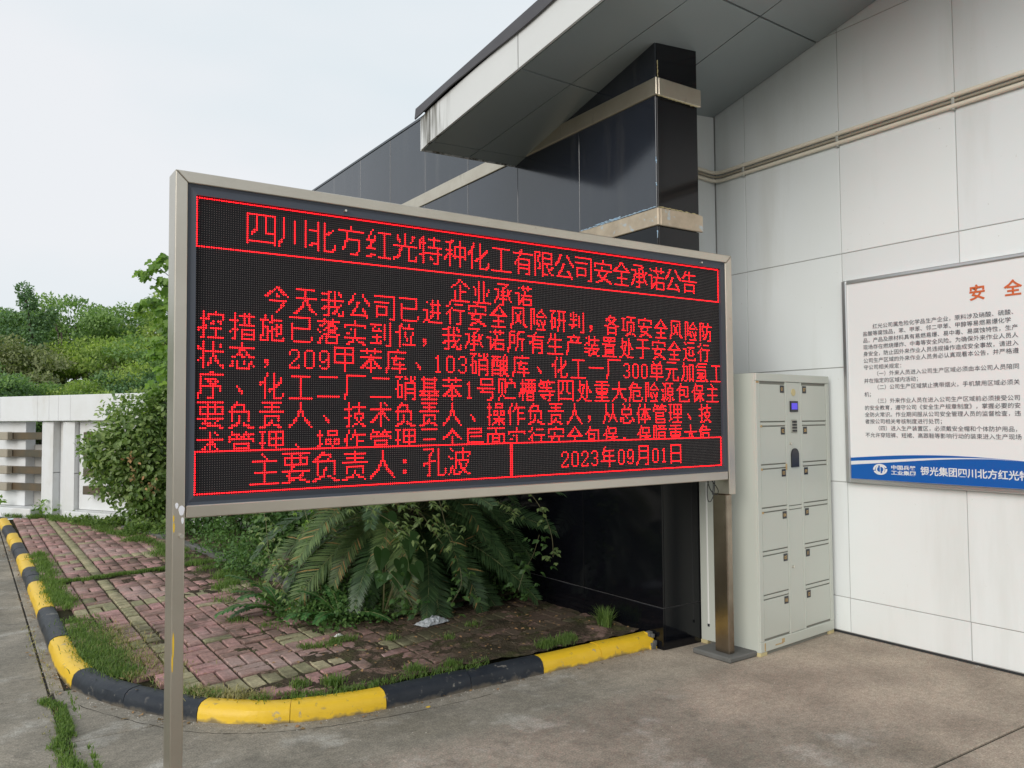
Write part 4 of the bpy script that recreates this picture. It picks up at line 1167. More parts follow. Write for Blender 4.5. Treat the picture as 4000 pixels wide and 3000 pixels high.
def join(parts):
    V, F, Rr, Mi = [], [], [], []; b = 0
    for (v, f, r, m) in parts:
        V.append(v); F.append(f + b); Rr.append(r); Mi.append(np.full(len(f), m)); b += len(v)
    return np.concatenate(V), np.concatenate(F), np.concatenate(Rr), np.concatenate(Mi)
def rdir(n): return unit(rng.normal(size=(n, 3)))

def crown_mesh(name, rx, rz, nclump, per, leaf, m, flat=.55, tpl=LEAF4, seed=0, lowcut=-.35):
    c = []
    while len(c) < nclump:
        q = rdir(1)[0] * (rng.random() ** .33)
        if q[2] < lowcut: continue
        q = q * (1 + .22 * math.sin(5 * q[0] + seed) * math.cos(4 * q[1] - seed))
        c.append(q)
    c = np.array(c)
    c = np.r_[c[np.linalg.norm(c, axis=1) > .55], c[:6]]
    P_, D_, N_ = [], [], []
    for q in c:
        o = q * np.array([rx, rx, rz]); rad = rx * rng.uniform(.20, .36)
        u = rdir(per) * (rng.random((per, 1)) ** .4); u[:, 2] *= flat
        P_.append(o + u * rad)
        outw = unit(q + u * .7)
        D_.append(unit(outw * .5 + rdir(per) * .8 + np.array([0, 0, -.25]))); N_.append(unit(outw * .5 + np.array([0, 0, .9]) + rdir(per) * .45))
    P_, D_, N_ = map(np.concatenate, (P_, D_, N_))
    v, f, r = scatter(tpl, P_, D_, N_, leaf * rng.uniform(.7, 1.35, len(P_)))
    return np_mesh(name, v, f, MATS[m], r)
def trunk_mesh(h, r, limbs, spread, m='bark', lean=(0, 0)):
    mb = MB()
    top = Vector((lean[0], lean[1], h))
    pts = [Vector((lean[0] * t + .05 * math.sin(5 * t), lean[1] * t + .04 * math.cos(4 * t), h * t)) for t in (0, .25, .5, .75, 1)]
    mb.tube(pts, r, 8, 0, r * .5)
    for k in range(limbs):
        a = 2 * math.pi * k / limbs + rng.normal(0, .3); z0 = h * rng.uniform(.55, .95)
        st = Vector((lean[0] * z0 / h, lean[1] * z0 / h, z0)); L_ = spread * rng.uniform(.6, 1)
        e = st + Vector((math.cos(a) * L_, math.sin(a) * L_, L_ * rng.uniform(.5, 1.0)))
        mid = (st + e) / 2 + Vector((0, 0, -.08 * L_))
        mb.tube([st, mid, e], r * .45, 6, 0, r * .12)
    return mb.mesh('trunk', MATS[m], smooth=True)

# ---- hill and woods behind
hx, hy = np.meshgrid(np.linspace(-90, 110, 60), np.linspace(24.5, 110, 40))
hz = -.1 + 2.2 * np.clip((hy - 26) / 20, 0, 1) + 3.0 * np.clip((hy - 44) / 40, 0, 1) + .5 * (fbm(hx, hy, .12, 4) - .5)
V = np.c_[hx.ravel(), hy.ravel(), hz.ravel()]
F = [(j * 60 + i, j * 60 + i + 1, j * 60 + i + 61, j * 60 + i + 60) for j in range(39) for i in range(59)]
o = link('hill', np_mesh('hill', V, F, MATS['hill_soil'], smooth=True)); tag(o, kind='structure')
def ground_z(x, y): return -.1 + 2.2 * min(max((y - 26) / 20, 0), 1) + 3.0 * min(max((y - 44) / 40, 0), 1)
crowns = {}
for m in ('leaf_wood', 'leaf_wood_light', 'leaf_wood_blue', 'leaf_wood_brown'):
    for k in range(2): crowns[m, k] = crown_mesh('crown', 2.6, 1.9, 64, 300, .125, m, flat=.42, seed=k * 2.3 + len(m))
trk = [trunk_mesh(2.6, .16, 5, 1.8) for _ in range(2)]
# (x, y, top z, crown radius, material, which)
tr_l = [
 (.2, 41, 6.2, 2.8, 'leaf_wood_blue', 'dark green rounded tree at the far left edge of the wooded hill'),
 (3.0, 42, 7.5, 3.1, 'leaf_wood', 'tall spreading tree on the hill crest behind the twiggy tree'),
 (5.3, 41, 7.25, 2.9, 'leaf_wood', 'spreading tree on the hill crest with thin top branches'),
 (8.1, 40, 7.1, 3.0, 'leaf_wood_light', 'light green tree on the crest just left of the sign'),
 (10.8, 41, 7.7, 3.2, 'leaf_wood', 'large tree on the crest hidden behind the sign'),
 (-3.0, 42, 6.6, 3.0, 'leaf_wood', 'rounded tree on the crest beyond the left edge'),
 (-.6, 34, 4.5, 2.6, 'leaf_wood_brown', 'brownish tree halfway up the hill at the left edge'),
 (2.2, 34, 4.7, 2.5, 'leaf_wood_brown', 'brownish green tree halfway up the hill above the wall coping'),
 (4.6, 35, 5.0, 2.6, 'leaf_wood_light', 'yellow green layered tree halfway up the hill'),
 (6.9, 34, 5.2, 2.6, 'leaf_wood', 'mid green tree halfway up the hill near the sign'),
 (9.3, 34, 5.2, 2.6, 'leaf_wood_light', 'pale tree halfway up the hill behind the sign'),
 (.1, 28.5, 3.1, 2.1, 'leaf_wood_blue', 'dark tree at the foot of the hill at the left edge'),
 (1.9, 28.5, 2.9, 2.0, 'leaf_wood', 'low tree at the foot of the hill over the left wall posts'),
 (3.5, 28, 3.2, 1.9, 'leaf_wood_light', 'bright yellow green tree at the foot of the hill'),
 (5.1, 28.5, 3.3, 2.0, 'leaf_wood_blue', 'dark tree at the foot of the hill left of the shrub'),
 (6.8, 28.5, 3.6, 2.1, 'leaf_wood', 'tree at the foot of the hill behind the shrub'),
 (8.8, 29, 3.6, 2.2, 'leaf_wood_blue', 'dark tree at the foot of the hill behind the sign'),
]
for i, (x, y, tz, cr, m, lb) in enumerate(tr_l):
    gz_ = ground_z(x, y); t = empty('hill_tree', (x, y, gz_), rng.uniform(0, 6)); tag(t, lb, 'tree', 'trees on the wooded hill')
    H_ = tz * .97 - gz_; crz = min(H_ * .55, cr * .85)
    s = cr / 2.6
    c_ = link('crown', crowns[m, i % 2], t, (0, 0, H_ - crz * .95), (0, 0, 0), (s, s, crz / 1.9))
    link('trunk', trk[i % 2], t, (0, 0, 0), (0, 0, 0), (s, s, max(.3, (H_ - crz * .8)) / 2.6))
# ivy covered stub and bare twiggy tree on the skyline
def blob_leaves(blobs, n, tpl, leaf, shell=.5, up=.6, down=-.2, flat=1.0):
    tot = sum(b[3] ** 2 for b in blobs); P_, O_ = [], []
    for (x, y, z, r_) in blobs:
        k = max(8, int(n * r_ * r_ / tot)); u = rdir(k) * (shell + (1 - shell) * rng.random((k, 1))) ** .8
        u *= (1 + .18 * np.sin(7 * u[:, :1] + x * 5) * np.cos(6 * u[:, 1:2] + z * 4))
        P_.append(np.array([x, y, z]) + u * r_ * np.array([1, 1, flat])); O_.append(unit(u))
    P_, O_ = np.concatenate(P_), np.concatenate(O_); k = len(P_)
    d = unit(O_ * .55 + rdir(k) * .7 + np.array([0, 0, down])); nn = unit(O_ * .6 + rdir(k) * .45 + np.array([0, 0, up]))
    return scatter(tpl, P_, d, nn, leaf * rng.uniform(.65, 1.3, k))
t = empty('ivy_tree', (2.05, 35, 1.0)); tag(t, 'narrow dark ivy covered tree standing up above the hill skyline on the left', 'tree')
v, f, r = blob_leaves([(.0, 0, 3.2, .5), (.05, 0, 3.9, .42), (-.1, 0, 4.5, .36), (-.25, 0, 5.0, .34), (-.38, 0, 5.4, .30), (.35, 0, 4.3, .30), (.55, 0, 4.6, .22)], 2600, LEAF4, .13)
link('crown', np_mesh('crown', v, f, MATS['leaf_wood_blue'], r), t); MB().tube([(0, 0, 0), (0, 0, 3), (-.35, 0, 5.3)], .12, 6, 0, .04).build('trunk', MATS['bark'], t)
t = empty('ivy_tree', (.75, 35, 1.0)); tag(t, 'ivy hung bough rising at the left edge of the skyline', 'tree')
v, f, r = blob_leaves([(.0, 0, 3.3, .5), (-.3, 0, 3.9, .42), (-.6, 0, 4.3, .36), (.35, 0, 3.2, .35)], 1800, LEAF4, .13)
link('crown', np_mesh('crown', v, f, MATS['leaf_wood_blue'], r), t); MB().tube([(0, 0, 0), (0, 0, 3), (-.5, 0, 4.3)], .12, 6, 0, .04).build('trunk', MATS['bark'], t)
def twigs(mb, p, d, L_, r_, depth):
    e = p + d * L_; mb.tube([p, (p + e) / 2 + Vector(rng.normal(0, .04 * L_, 3)), e], r_, 5, 0, r_ * .5)
    if depth:
        for _ in range(3): twigs(mb, p + d * L_ * rng.uniform(.5, 1), (d + Vector(rng.normal(0, .55, 3))).normalized(), L_ * .66, r_ * .55, depth - 1)
mb = MB(); twigs(mb, Vector((0, 0, 0)), Vector((.02, 0, 1)), 3.9, .07, 0); twigs(mb, Vector((0, 0, 3.4)), Vector((-.15, 0, 1)).normalized(), .9, .03, 4)
o = mb.build('bare_tree', MATS['bark'], None, (3.0, 37, 1.2)); tag(o, 'leafless twiggy tree top against the sky above the hill', 'tree')
# far wood: the mass of trees that carries on to both sides
P_, D_, N_ = [], [], []
for k in range(150):
    side = k % 3
    if side == 0: x, y = rng.uniform(-60, -6), rng.uniform(30, 48)
    elif side == 1: x, y = rng.uniform(13, 75), rng.uniform(32, 50)
    else: x, y = rng.uniform(-46, -34), rng.uniform(-30, 34)
    z = rng.uniform(1.5, 5.2) + (ground_z(x, y) if side < 2 else -1.2); rad = rng.uniform(1.6, 2.8); n = 420
    u = rdir(n) * (rng.random((n, 1)) ** .35); u[:, 2] *= .7
    P_.append(np.array([x, y, z]) + u * rad); D_.append(unit(u + rdir(n))); N_.append(unit(u * .5 + rdir(n) * .5 + np.array([0, 0, .8])))
P_, D_, N_ = map(np.concatenate, (P_, D_, N_))
v, f, r = scatter(LEAF4, P_, D_, N_, .34 * rng.uniform(.7, 1.3, len(P_)))
o = link('far_wood', np_mesh('far_wood', v, f, MATS['leaf_wood'], r)); tag(o, 'far green wood', None, None, 'stuff')

# ---- shrub beside the left post
t = empty('garden_shrub', (2.1, 11.8, .1)); tag(t, 'large leafy green shrub in front of the white wall, left of the sign post', 'shrub')
bl = [(.05, 0, .95, .62), (-.45, .0, .98, .42), (-.25, -.15, 1.35, .42), (.3, .1, 1.45, .5), (-.05, 0, .48, .50), (.5, -.1, .8, .62), (.15, 0, 1.62, .32), (-.72, -.05, 1.05, .22), (-.5, 0, .66, .30), (.9, .2, 1.1, .6), (.35, 0, .3, .45), (-.05, -.1, .15, .32)]
v1 = blob_leaves(bl, 15000, LEAF6, .07, shell=.35)
v2 = blob_leaves([(-.2, -.1, 1.2, .60), (-.5, -.1, 1.0, .35), (.3, -.1, 1.65, .35), (0, 0, .8, .6)], 2600, LEAF6, .07, shell=.75)
V, F, Rr, Mi = join([(*v1, 0), (*v2, 1)])
link('foliage', np_mesh('foliage', V, F, [MATS['leaf_bush'], MATS['leaf_vine']], Rr, mi=Mi), t)
mb = MB()
for k in range(9):
    a = rng.uniform(0, 6.28); mb.tube([(.08 * math.cos(a), .08 * math.sin(a), 0), (.25 * math.cos(a), .25 * math.sin(a), .6), (.5 * math.cos(a), .4 * math.sin(a), 1.3)], .014, 5, 0, .006)
mb.build('stem', MATS['stem'], t)
mb = MB()
for (x, z) in ((-.36, .92), (-.30, .72), (-.12, .56)):
    v, f, r = scatter(LEAF6, np.array([[x, -.62, z]] * 14) + rng.normal(0, .045, (14, 3)), rdir(14) + np.array([0, 0, -.8]), rdir(14) + np.array([0, -1, .4]), .055)
    link('withered_leaves', np_mesh('withered_leaves', v, f, MATS['dead_leaf'], r), t)['kind'] = 'stuff'
# small tree whose bright branches reach out left of the post
t = empty('young_tree', (2.75, 12.3, .1)); tag(t, 'young broadleaf tree with bright lobed leaves reaching out left of the sign', 'tree')
cl_ = [(2.12, 3.62, .13), (1.97, 3.50, .11), (2.20, 3.40, .14), (2.22, 3.74, .10), (2.02, 3.12, .12), (2.18, 3.08, .17), (2.28, 2.83, .18), (2.20, 2.60, .18), (2.13, 2.44, .12), (2.22, 2.2, .14), (2.24, 1.98, .22), (2.12, 1.86, .14), (2.4, 3.3, .25), (2.5, 3.7, .25), (2.55, 2.9, .3), (2.5, 2.4, .3), (2.7, 3.3, .35), (2.9, 2.8, .35), (1.88, 3.06, .05), (1.93, 2.98, .05)]
P_ = []
for x, z, r_ in cl_:
    n = int(16 + 900 * r_ * r_); P_.append(np.array([x - 2.75, -.5 + rng.normal(0, .05), z - .1]) + rdir(n) * (rng.random((n, 1)) ** .5) * r_ * np.array([1.1, 1.4, .8]))
P_ = np.concatenate(P_); n = len(P_)
v, f, r = scatter(LOBED, P_, unit(rdir(n) * .6 + np.array([-.35, -.2, -.7])), unit(rdir(n) * .5 + np.array([-.2, -.5, .7])), rng.uniform(.06, .115, n))
link('crown', np_mesh('crown', v, f, MATS['leaf_bright'], r), t)
mb = MB(); mb.tube([(0, 0, 0), (.02, 0, 1.2), (-.05, -.1, 2.4), (-.1, -.2, 3.4)], .035, 8, 0, .012)
for x, z, r_ in cl_[:12]: mb.tube([(-.04, -.1, z - .75), (-.25, -.3, z - .35), (x - 2.75, -.5, z - .1)], .010, 5, 0, .004)
mb.build('trunk', MATS['bark'], t)

# ---- dark shrubs in the bed behind the sign
for (x, y, bl, lb, m, n) in (
    (2.75, 10.2, [(0, 0, .55, .55), (.3, .2, .95, .6), (-.3, .1, .35, .35), (.2, -.3, .4, .45)], 'dark shrub in the bed right behind the left post', 'leaf_heart', 5200),
    (2.95, 8.7, [(0, 0, .5, .5), (.3, .2, .9, .55), (-.2, -.2, .25, .35), (.2, -.4, .35, .4)], 'dark shrub in the bed between the left post and the cycad', 'leaf_heart', 5200),
    (3.25, 7.6, [(0, 0, .5, .45), (.1, .2, .95, .45)], 'dark shrub against the tiled wall behind the cycad', 'leaf_heart', 2600)):
    t = empty('bed_shrub', (x, y, .1)); tag(t, lb, 'shrub', 'shrubs in the planting bed')
    v, f, r = blob_leaves(bl, n, LEAF6, .06, shell=.3)
    link('foliage', np_mesh('foliage', v, f, MATS[m], r), t)
    mb = MB()
    for k in range(6):
        a = rng.uniform(0, 6.28); mb.tube([(.05 * math.cos(a), .05 * math.sin(a), 0), (.2 * math.cos(a), .2 * math.sin(a), .5), (.3 * math.cos(a), .3 * math.sin(a), 1.0)], .012, 5, 0, .005)
    mb.build('stem', MATS['stem'], t)

# ---- cycad
def frond_mesh(L_, bend, pairs, ll, mats, lw=.0085, dry=.05, tipdry=.0, vee=.35, name='frond'):
    """arching frond along +Y, lifts in Z; leaflets in two ranks"""
    n = 22; pts = []; ang = 0.0; p = np.array([0., 0., 0.]); step = L_ / n
    for i in range(n + 1):
        pts.append(p.copy()); ang = -bend * (i / n) ** 1.15
        p = p + step * np.array([0, math.cos(ang), math.sin(ang)])
    pts = np.array(pts)
    mb = MB(); mb.tube([tuple(q) for q in pts[::3]] + [tuple(pts[-1])], .0065, 5, 0, .0018)
    nv = len(mb.v); V = [np.array(mb.v)]; F3 = []
    for f in mb.f:
        for k in range(1, len(f) - 1): F3.append((f[0], f[k], f[k + 1]))
    mi = [2] * len(F3); rn = [.5] * len(F3); F = [np.array(F3)]; b = nv
    for s in (-1, 1):
        for k in range(pairs):
            t = .10 + .90 * (k + .5 * rng.random()) / pairs; i = min(int(t * n), n - 1); q = pts[i] + (pts[i + 1] - pts[i]) * (t * n - i)
            tan = unit(pts[i + 1] - pts[i]); nrm = np.array([0, -tan[2], tan[1]])
            l_ = ll * (math.sin(min(1, (t + .08) * 1.35) * math.pi * .5) * (1 if t < .55 else (1 - .62 * ((t - .55) / .45) ** 1.5))) * rng.uniform(.85, 1.1)
            fwd = .35 + .75 * t
            d = unit(np.array([s * 1.0, 0, 0]) + tan * fwd + nrm * (vee + rng.normal(0, .08))); side = unit(np.cross(d, nrm))
            droop = -nrm * l_ * .16
            a0, a1 = q + side * lw * .5, q - side * lw * .5; m0, m1 = q + d * l_ * .55 + side * lw + droop * .25, q + d * l_ * .55 - side * lw + droop * .25; e = q + d * l_ + droop
            V.append(np.array([a0, a1, m1, m0, e])); F.append(np.array([[b, b + 1, b + 2], [b, b + 2, b + 3], [b + 3, b + 2, b + 4]])); b += 5
            isd = rng.random() < (dry + (tipdry if t > .6 else 0))
            mi += [1 if isd else 0] * 3; rn += [rng.random()] * 3
    return np_mesh(name, np.concatenate(V), np.concatenate(F), [MATS[mats], MATS['leaf_cycad_dry'], MATS['rachis']], rn, mi=mi)
FR = {'d': [frond_mesh(1.25, 1.5, 84, .17, 'leaf_cycad', dry=.015, lw=.006), frond_mesh(1.1, 1.9, 76, .16, 'leaf_cycad', dry=.01, lw=.006), frond_mesh(1.35, 1.15, 88, .17, 'leaf_cycad', dry=.02, lw=.006)],
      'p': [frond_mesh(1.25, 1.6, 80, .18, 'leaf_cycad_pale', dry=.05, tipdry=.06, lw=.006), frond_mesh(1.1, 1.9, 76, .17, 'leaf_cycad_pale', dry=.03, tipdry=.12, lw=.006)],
      's': [frond_mesh(1.0, 1.9, 66, .16, 'leaf_cycad', dry=.02, lw=.006), frond_mesh(.9, 1.6, 62, .15, 'leaf_cycad', dry=.03, lw=.006)]}
cyc = empty('cycad', (2.96, 5.92, .1)); tag(cyc, 'large dark cycad with arching feathery fronds under the sign, against the tiled wall', 'cycad')
mb = MB(); mb.tube([(0, 0, -.05), (0, 0, .2), (0, 0, .5), (0, 0, .68)], .15, 12, 0, .12)
for k in range(90):
    a = k * 2.4; z = .02 + .65 * k / 90
    mb.box(.13 * math.cos(a) - .018, .13 * math.cos(a) + .018, .13 * math.sin(a) - .018, .13 * math.sin(a) + .018, z, z + .03)
o = mb.build('trunk', MATS['cycad_trunk'], cyc)
for k in range(130):
    az = k * 2.39996 + rng.normal(0, .1)           # direction the frond points to, radians from +X
    lay = k / 130; el = R(-34 + 104 * lay) + rng.normal(0, .07)
    ca = math.cos(az)
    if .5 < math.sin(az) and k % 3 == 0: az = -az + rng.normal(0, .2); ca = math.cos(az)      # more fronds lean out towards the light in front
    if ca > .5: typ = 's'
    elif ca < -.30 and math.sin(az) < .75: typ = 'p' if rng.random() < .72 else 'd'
    else: typ = 'd'
    me = FR[typ][k % len(FR[typ])]
    sc_ = rng.uniform(.85, 1.08)
    rot = Matrix.Rotation(az - math.pi / 2, 4, 'Z') @ Matrix.Rotation(el, 4, 'X') @ Matrix.Rotation(rng.normal(0, .25), 4, 'Y')
    o = link('frond', me, cyc); o.matrix_local = Matrix.Translation((.07 * math.cos(az), .07 * math.sin(az), .50 + .22 * lay)) @ rot @ Matrix.Scale(sc_, 4)

# ---- vines draped over the cycad
def vine(pts, n, leaf, m, lb, spread=.03, tpl=SLIM):
    pts = [(a * .945, b * .945, 1.5 - (1.5 - z) * .945) for a, b, z in pts]; n = int(n * 1.15)
    c = np.array(curve(pts, 18)); t = empty('climbing_vine', tuple(c[0])); tag(t, lb, 'vine', 'vines hanging over the cycad')
    base = c[0]; MB().tube([tuple(q - base) for q in c], .0022, 5).build('stem', MATS['stem'], t)
    P_, D_, N_ = [], [], []
    for k in range(n):
        u = rng.random() * (len(c) - 1.001); i = int(u); q = c[i] + (c[i + 1] - c[i]) * (u - i) + rng.normal(0, spread, 3); a = rng.uniform(0, 6.28)
        for da in (-.9, 0, .9):
            P_.append(q - base); D_.append([math.cos(a + da) * .8, math.sin(a + da) * .8 - .15, -.55 + rng.normal(0, .2)]); N_.append([rng.normal(0, .3), -.45 + rng.normal(0, .3), .9])
    v, f, r = scatter(tpl, np.array(P_), np.array(D_), np.array(N_), leaf * rng.uniform(.6, 1.2, len(P_)))
    o = link('leaves', np_mesh('leaves', v, f, MATS[m], r), t); o['kind'] = 'stuff'
vine([(2.05, 5.15, 1.02), (2.25, 5.05, .90), (2.40, 5.0, .80), (2.52, 5.0, .70)], 34, .055, 'leaf_vine', 'vine trailing across the front left of the cycad', .045)
vine([(2.30, 5.1, 1.06), (2.45, 5.05, .92), (2.62, 5.05, .85), (2.72, 5.05, .72), (2.80, 5.05, .62)], 44, .06, 'leaf_vine', 'thick pale vine hanging down the middle of the cycad', .06)
vine([(2.75, 5.1, 1.06), (2.80, 5.08, .90), (2.83, 5.05, .74), (2.90, 5.05, .60)], 30, .05, 'leaf_vine', 'vine hanging just right of the pale one on the cycad', .04)
vine([(3.0, 5.3, 1.05), (3.2, 5.25, .93), (3.42, 5.2, .84), (3.5, 5.1, .76)], 22, .05, 'leaf_vine', 'thin vine crossing the right half of the cycad', .035)
vine([(3.45, 5.2, 1.05), (3.60, 5.1, .92), (3.66, 5.0, .76), (3.69, 4.95, .60), (3.70, 4.95, .45)], 26, .042, 'leaf_vine', 'bright vine hanging down in front of the black tiled wall', .035, LEAF4)
vine([(1.80, 6.3, 1.0), (1.86, 6.1, .80), (1.84, 5.95, .60), (1.86, 5.9, .42), (1.92, 5.8, .26)], 60, .048, 'leaf_vine', 'yellow green vine hanging down the far left edge of the cycad', .05)
vine([(2.0, 6.1, 1.05), (2.08, 5.9, .88), (2.1, 5.8, .7)], 30, .045, 'leaf_bright', 'small vine over the left fronds of the cycad', .05)
vine([(2.45, 5.2, .45), (2.52, 5.15, .35), (2.58, 5.1, .22), (2.62, 5.1, .14)], 22, .05, 'leaf_heart', 'low dark vine under the heart shaped leaves', .05, LEAF4)
vine([(3.0, 5.15, .42), (2.98, 5.1, .30), (2.9, 5.1, .18)], 16, .05, 'leaf_heart', 'low dark vine in the middle under the cycad', .05, LEAF4)
vine([(3.68, 5.1, .60), (3.66, 5.15, .45), (3.60, 5.2, .30), (3.55, 5.2, .18)], 30, .05, 'leaf_heart', 'low dark vine at the foot of the tiled wall', .06, LEAF4)

# ---- plant with heart shaped leaves
hp = empty('heart_leaf_plant', (2.48, 5.35, .1)); tag(hp, 'creeper with a cluster of large heart shaped leaves in the shade of the cycad', 'plant')
hv = [(0, 0, 0)]; hn = 18
outl = [(0, .0), (-.14, -.10), (-.30, -.12), (-.45, 0), (-.50, .18), (-.42, .42), (-.24, .70), (-.08, .92), (0, 1.05), (.08, .92), (.24, .70), (.42, .42), (.50, .18), (.45, 0), (.30, -.12), (.14, -.10)]
vs = [(x, y, .10 * abs(x) - .10 * y * y) for x, y in outl] + [(0, .35, -.01)]
mb = MB(); mb.add(vs, [(i, (i + 1) % 16, 16) for i in range(16)]); heart_me = mb.mesh('heart_leaf', MATS['leaf_heart'])
for (x, z, s, y) in ((2.45, .50, .135, -.33), (2.33, .57, .15, -.30), (2.52, .66, .17, -.32), (2.41, .43, .12, -.36), (2.56, .46, .13, -.34), (2.36, .42, .11, -.26), (2.50, .41, .11, -.30), (2.58, .56, .12, -.24), (2.42, .80, .13, -.2)):
    d = Vector((rng.normal(0, .25), -.35, -.85)).normalized(); nn = Vector((rng.normal(0, .3), -.9, .45)); s_ = d.cross(nn).normalized(); nn = s_.cross(d)
    o = link('heart_leaf', heart_me, hp); o.matrix_local = Matrix(((s_.x, d.x, nn.x, x - 2.48), (s_.y, d.y, nn.y, y), (s_.z, d.z, nn.z, z + s * .35 - .1), (0, 0, 0, 1))) @ Matrix.Scale(s, 4)
    MB().tube([(0, 0, 0), ((x - 2.48) * .5, y * .6, (z - .1) * .6), (x - 2.48, y, z + s * .35 - .1)], .0025, 5).build('stalk', MATS['stem'], hp)
# ---- ferns and broad plants at the foot
fern_me = [frond_mesh(.42, 1.1, 24, .075, 'leaf_fern', lw=.011, dry=0, vee=.05, name='fern_frond'), frond_mesh(.34, 1.4, 20, .065, 'leaf_fern', lw=.010, dry=0, vee=.05, name='fern_frond')]
for (x, y, n, s, lb) in ((2.20, 5.45, 9, 1.0, 'bright green fern in front of the cycad, left of the heart shaped leaves'), (1.93, 5.95, 8, 1.15, 'fern with long fronds at the left foot of the cycad'), (2.05, 5.55, 7, .8, 'low fern over the paving at the left foot of the cycad'), (2.75, 5.3, 6, .7, 'small fern in the shade beneath the cycad'), (3.25, 5.5, 7, .8, 'fern in the shade near the tiled wall')):
    t = empty('fern', (x, y, .09)); tag(t, lb, 'fern', 'ferns at the foot of the cycad')
    for k in range(n):
        az = rng.uniform(0, 6.28); rot = Matrix.Rotation(az, 4, 'Z') @ Matrix.Rotation(R(rng.uniform(25, 75)), 4, 'X')
        o = link('frond', fern_me[k % 2], t); o.matrix_local = rot @ Matrix.Scale(s * rng.uniform(.8, 1.1), 4)
# ---- low ground cover
def cover(name, spots, m, leaf, lb, tpl=LEAF6, dens=1.0):
    P_ = []
    for (x, y, r_, h) in spots:
        n = int(1500 * r_ * r_ / .09 * dens * .35) + 40
        q = rng.normal(0, .5, (n, 3)); q = q / np.maximum(1, np.linalg.norm(q, axis=1, keepdims=True))
        hh = h * (1 - np.linalg.norm(q[:, :2], axis=1) ** 2 * .8)
        P_.append(np.c_[x + q[:, 0] * r_, y + q[:, 1] * r_, .085 + np.abs(rng.random(n)) ** .6 * hh])
    P_ = np.concatenate(P_); n = len(P_)
    v, f, r = scatter(tpl, P_, unit(rdir(n) + np.array([0, 0, .1])), unit(rdir(n) * .6 + np.array([0, -.25, .9])), leaf * rng.uniform(.6, 1.3, n))
    o = link(name, np_mesh(name, v, f, MATS[m], r)); tag(o, lb, None, None, 'stuff')
cover('ground_cover', [(2.02, 5.62, .22, .14), (2.10, 5.30, .16, .12), (2.25, 5.42, .25, .22), (2.33, 5.6, .3, .35), (2.0, 5.9, .2, .18), (2.2, 5.85, .3, .35), (2.55, 5.45, .25, .15), (1.95, 6.2, .15, .12)], 'leaf_cover', .030, 'leafy ground cover at the left foot of the cycad', LEAF6, 1.5)
cover('ground_cover', [(3.62, 5.65, .3, .35), (3.45, 5.45, .22, .22), (3.2, 5.6, .25, .25), (3.0, 5.5, .2, .15), (3.65, 5.3, .12, .15), (3.4, 5.9, .3, .4)], 'leaf_heart', .034, 'dark ground cover at the foot of the tiled wall', LEAF6, 1.3)
cover('ground_cover', [(2.12, 7.55, .17, .22), (2.1, 7.95, .16, .2), (2.25, 7.3, .2, .25), (2.2, 7.75, .2, .28), (2.35, 8.3, .3, .3), (2.25, 8.9, .25, .25), (2.4, 9.6, .3, .3), (2.3, 10.4, .35, .3), (2.5, 7.0, .2, .35)], 'leaf_cover', .036, 'bright ground cover spilling over the bed edging', LEAF6, 1.3)
cover('ground_cover', [(1.75, 12.3, .35, .12), (1.5, 12.9, .3, .10), (1.9, 11.2, .3, .12), (2.2, 10.9, .3, .2), (1.35, 13.3, .25, .10)], 'grass', .05, 'weeds at the foot of the white wall', LEAF6, 1)
for (x, y, lb) in ((1.0, 14.0, 'small bright weed at the foot of the square posts of the white wall'), (.42, 14.75, 'tiny weed on the ledge of the white wall at the left edge')):
    t = empty('weed', (x, y, .08)); tag(t, lb, 'weed')
    v, f, r = blob_leaves([(0, 0, .12, .15), (.12, -.05, .06, .1), (-.13, 0, .05, .1)] if x > .6 else [(0, 0, .25, .07)], 160 if x > .6 else 30, LEAF6, .06); link('foliage', np_mesh('foliage', v, f, MATS['leaf_bright'], r), t)
    MB().tube([(0, 0, 0), (0, 0, .2)], .004, 5).build('stem', MATS['stem'], t)

# ---- grass
def grass(spots, hgt, m, lb, lean=.5, wid=.0024):
    """spots: (x, y, radius, count)"""
    P_ = np.concatenate([np.c_[x + rng.normal(0, r_ * .5, n), y + rng.normal(0, r_ * .5, n)] for (x, y, r_, n) in [(q[0], q[1], q[2], int(q[3] * 1.5)) for q in spots]]); n = len(P_)
    z0 = np.full(n, .078); z0[(P_[:, 0] < .46)] = .0
    a = rng.uniform(0, 6.28, n); h = hgt * rng.uniform(.45, 1.25, n); ln = rng.uniform(.1, 1, n) * lean
    d = np.c_[np.cos(a), np.sin(a)]; s = np.c_[-np.sin(a), np.cos(a)] * wid
    b = np.c_[P_, z0]
    def at(t, w_): return np.c_[P_ + d * (h * ln * t ** 1.7)[:, None] + s * w_, z0 + h * t * (1 - .35 * ln * t)]
    V = np.stack([at(0, .8), at(0, -.8), at(.5, -1), at(.5, 1), at(1.0, 0)], 1).reshape(-1, 3)
    F = (np.arange(n)[:, None, None] * 5 + np.array([[0, 1, 2], [0, 2, 3], [3, 2, 4]])[None]).reshape(-1, 3)
    o = link('grass', np_mesh('grass', V, F, MATS[m], np.repeat(rng.random(n), 3))); tag(o, lb, None, None, 'stuff'); return o
def kerbspots(s0, s1, off, r_, n, step=.06):
    out_ = []
    for s in np.arange(s0, s1, step):
        x, y, nx, ny = kp(s); q = off + rng.normal(0, .02); w_ = fbm(np.array([s]), np.array([0.]), 2.2, 6)[0]
        out_.append((x + nx * q, y + ny * q, r_ * (.6 + .8 * w_), max(2, int(n * max(0, w_ - .28) * 2.0 * rng.uniform(.15, 1.7)))))
    return out_
A = arc_at
left = kerbspots(A(.466, 7.0), A(.458, 10.2), .19, .075, 120) + kerbspots(A(.466, 7.2), A(.466, 8.6), .15, .06, 80)
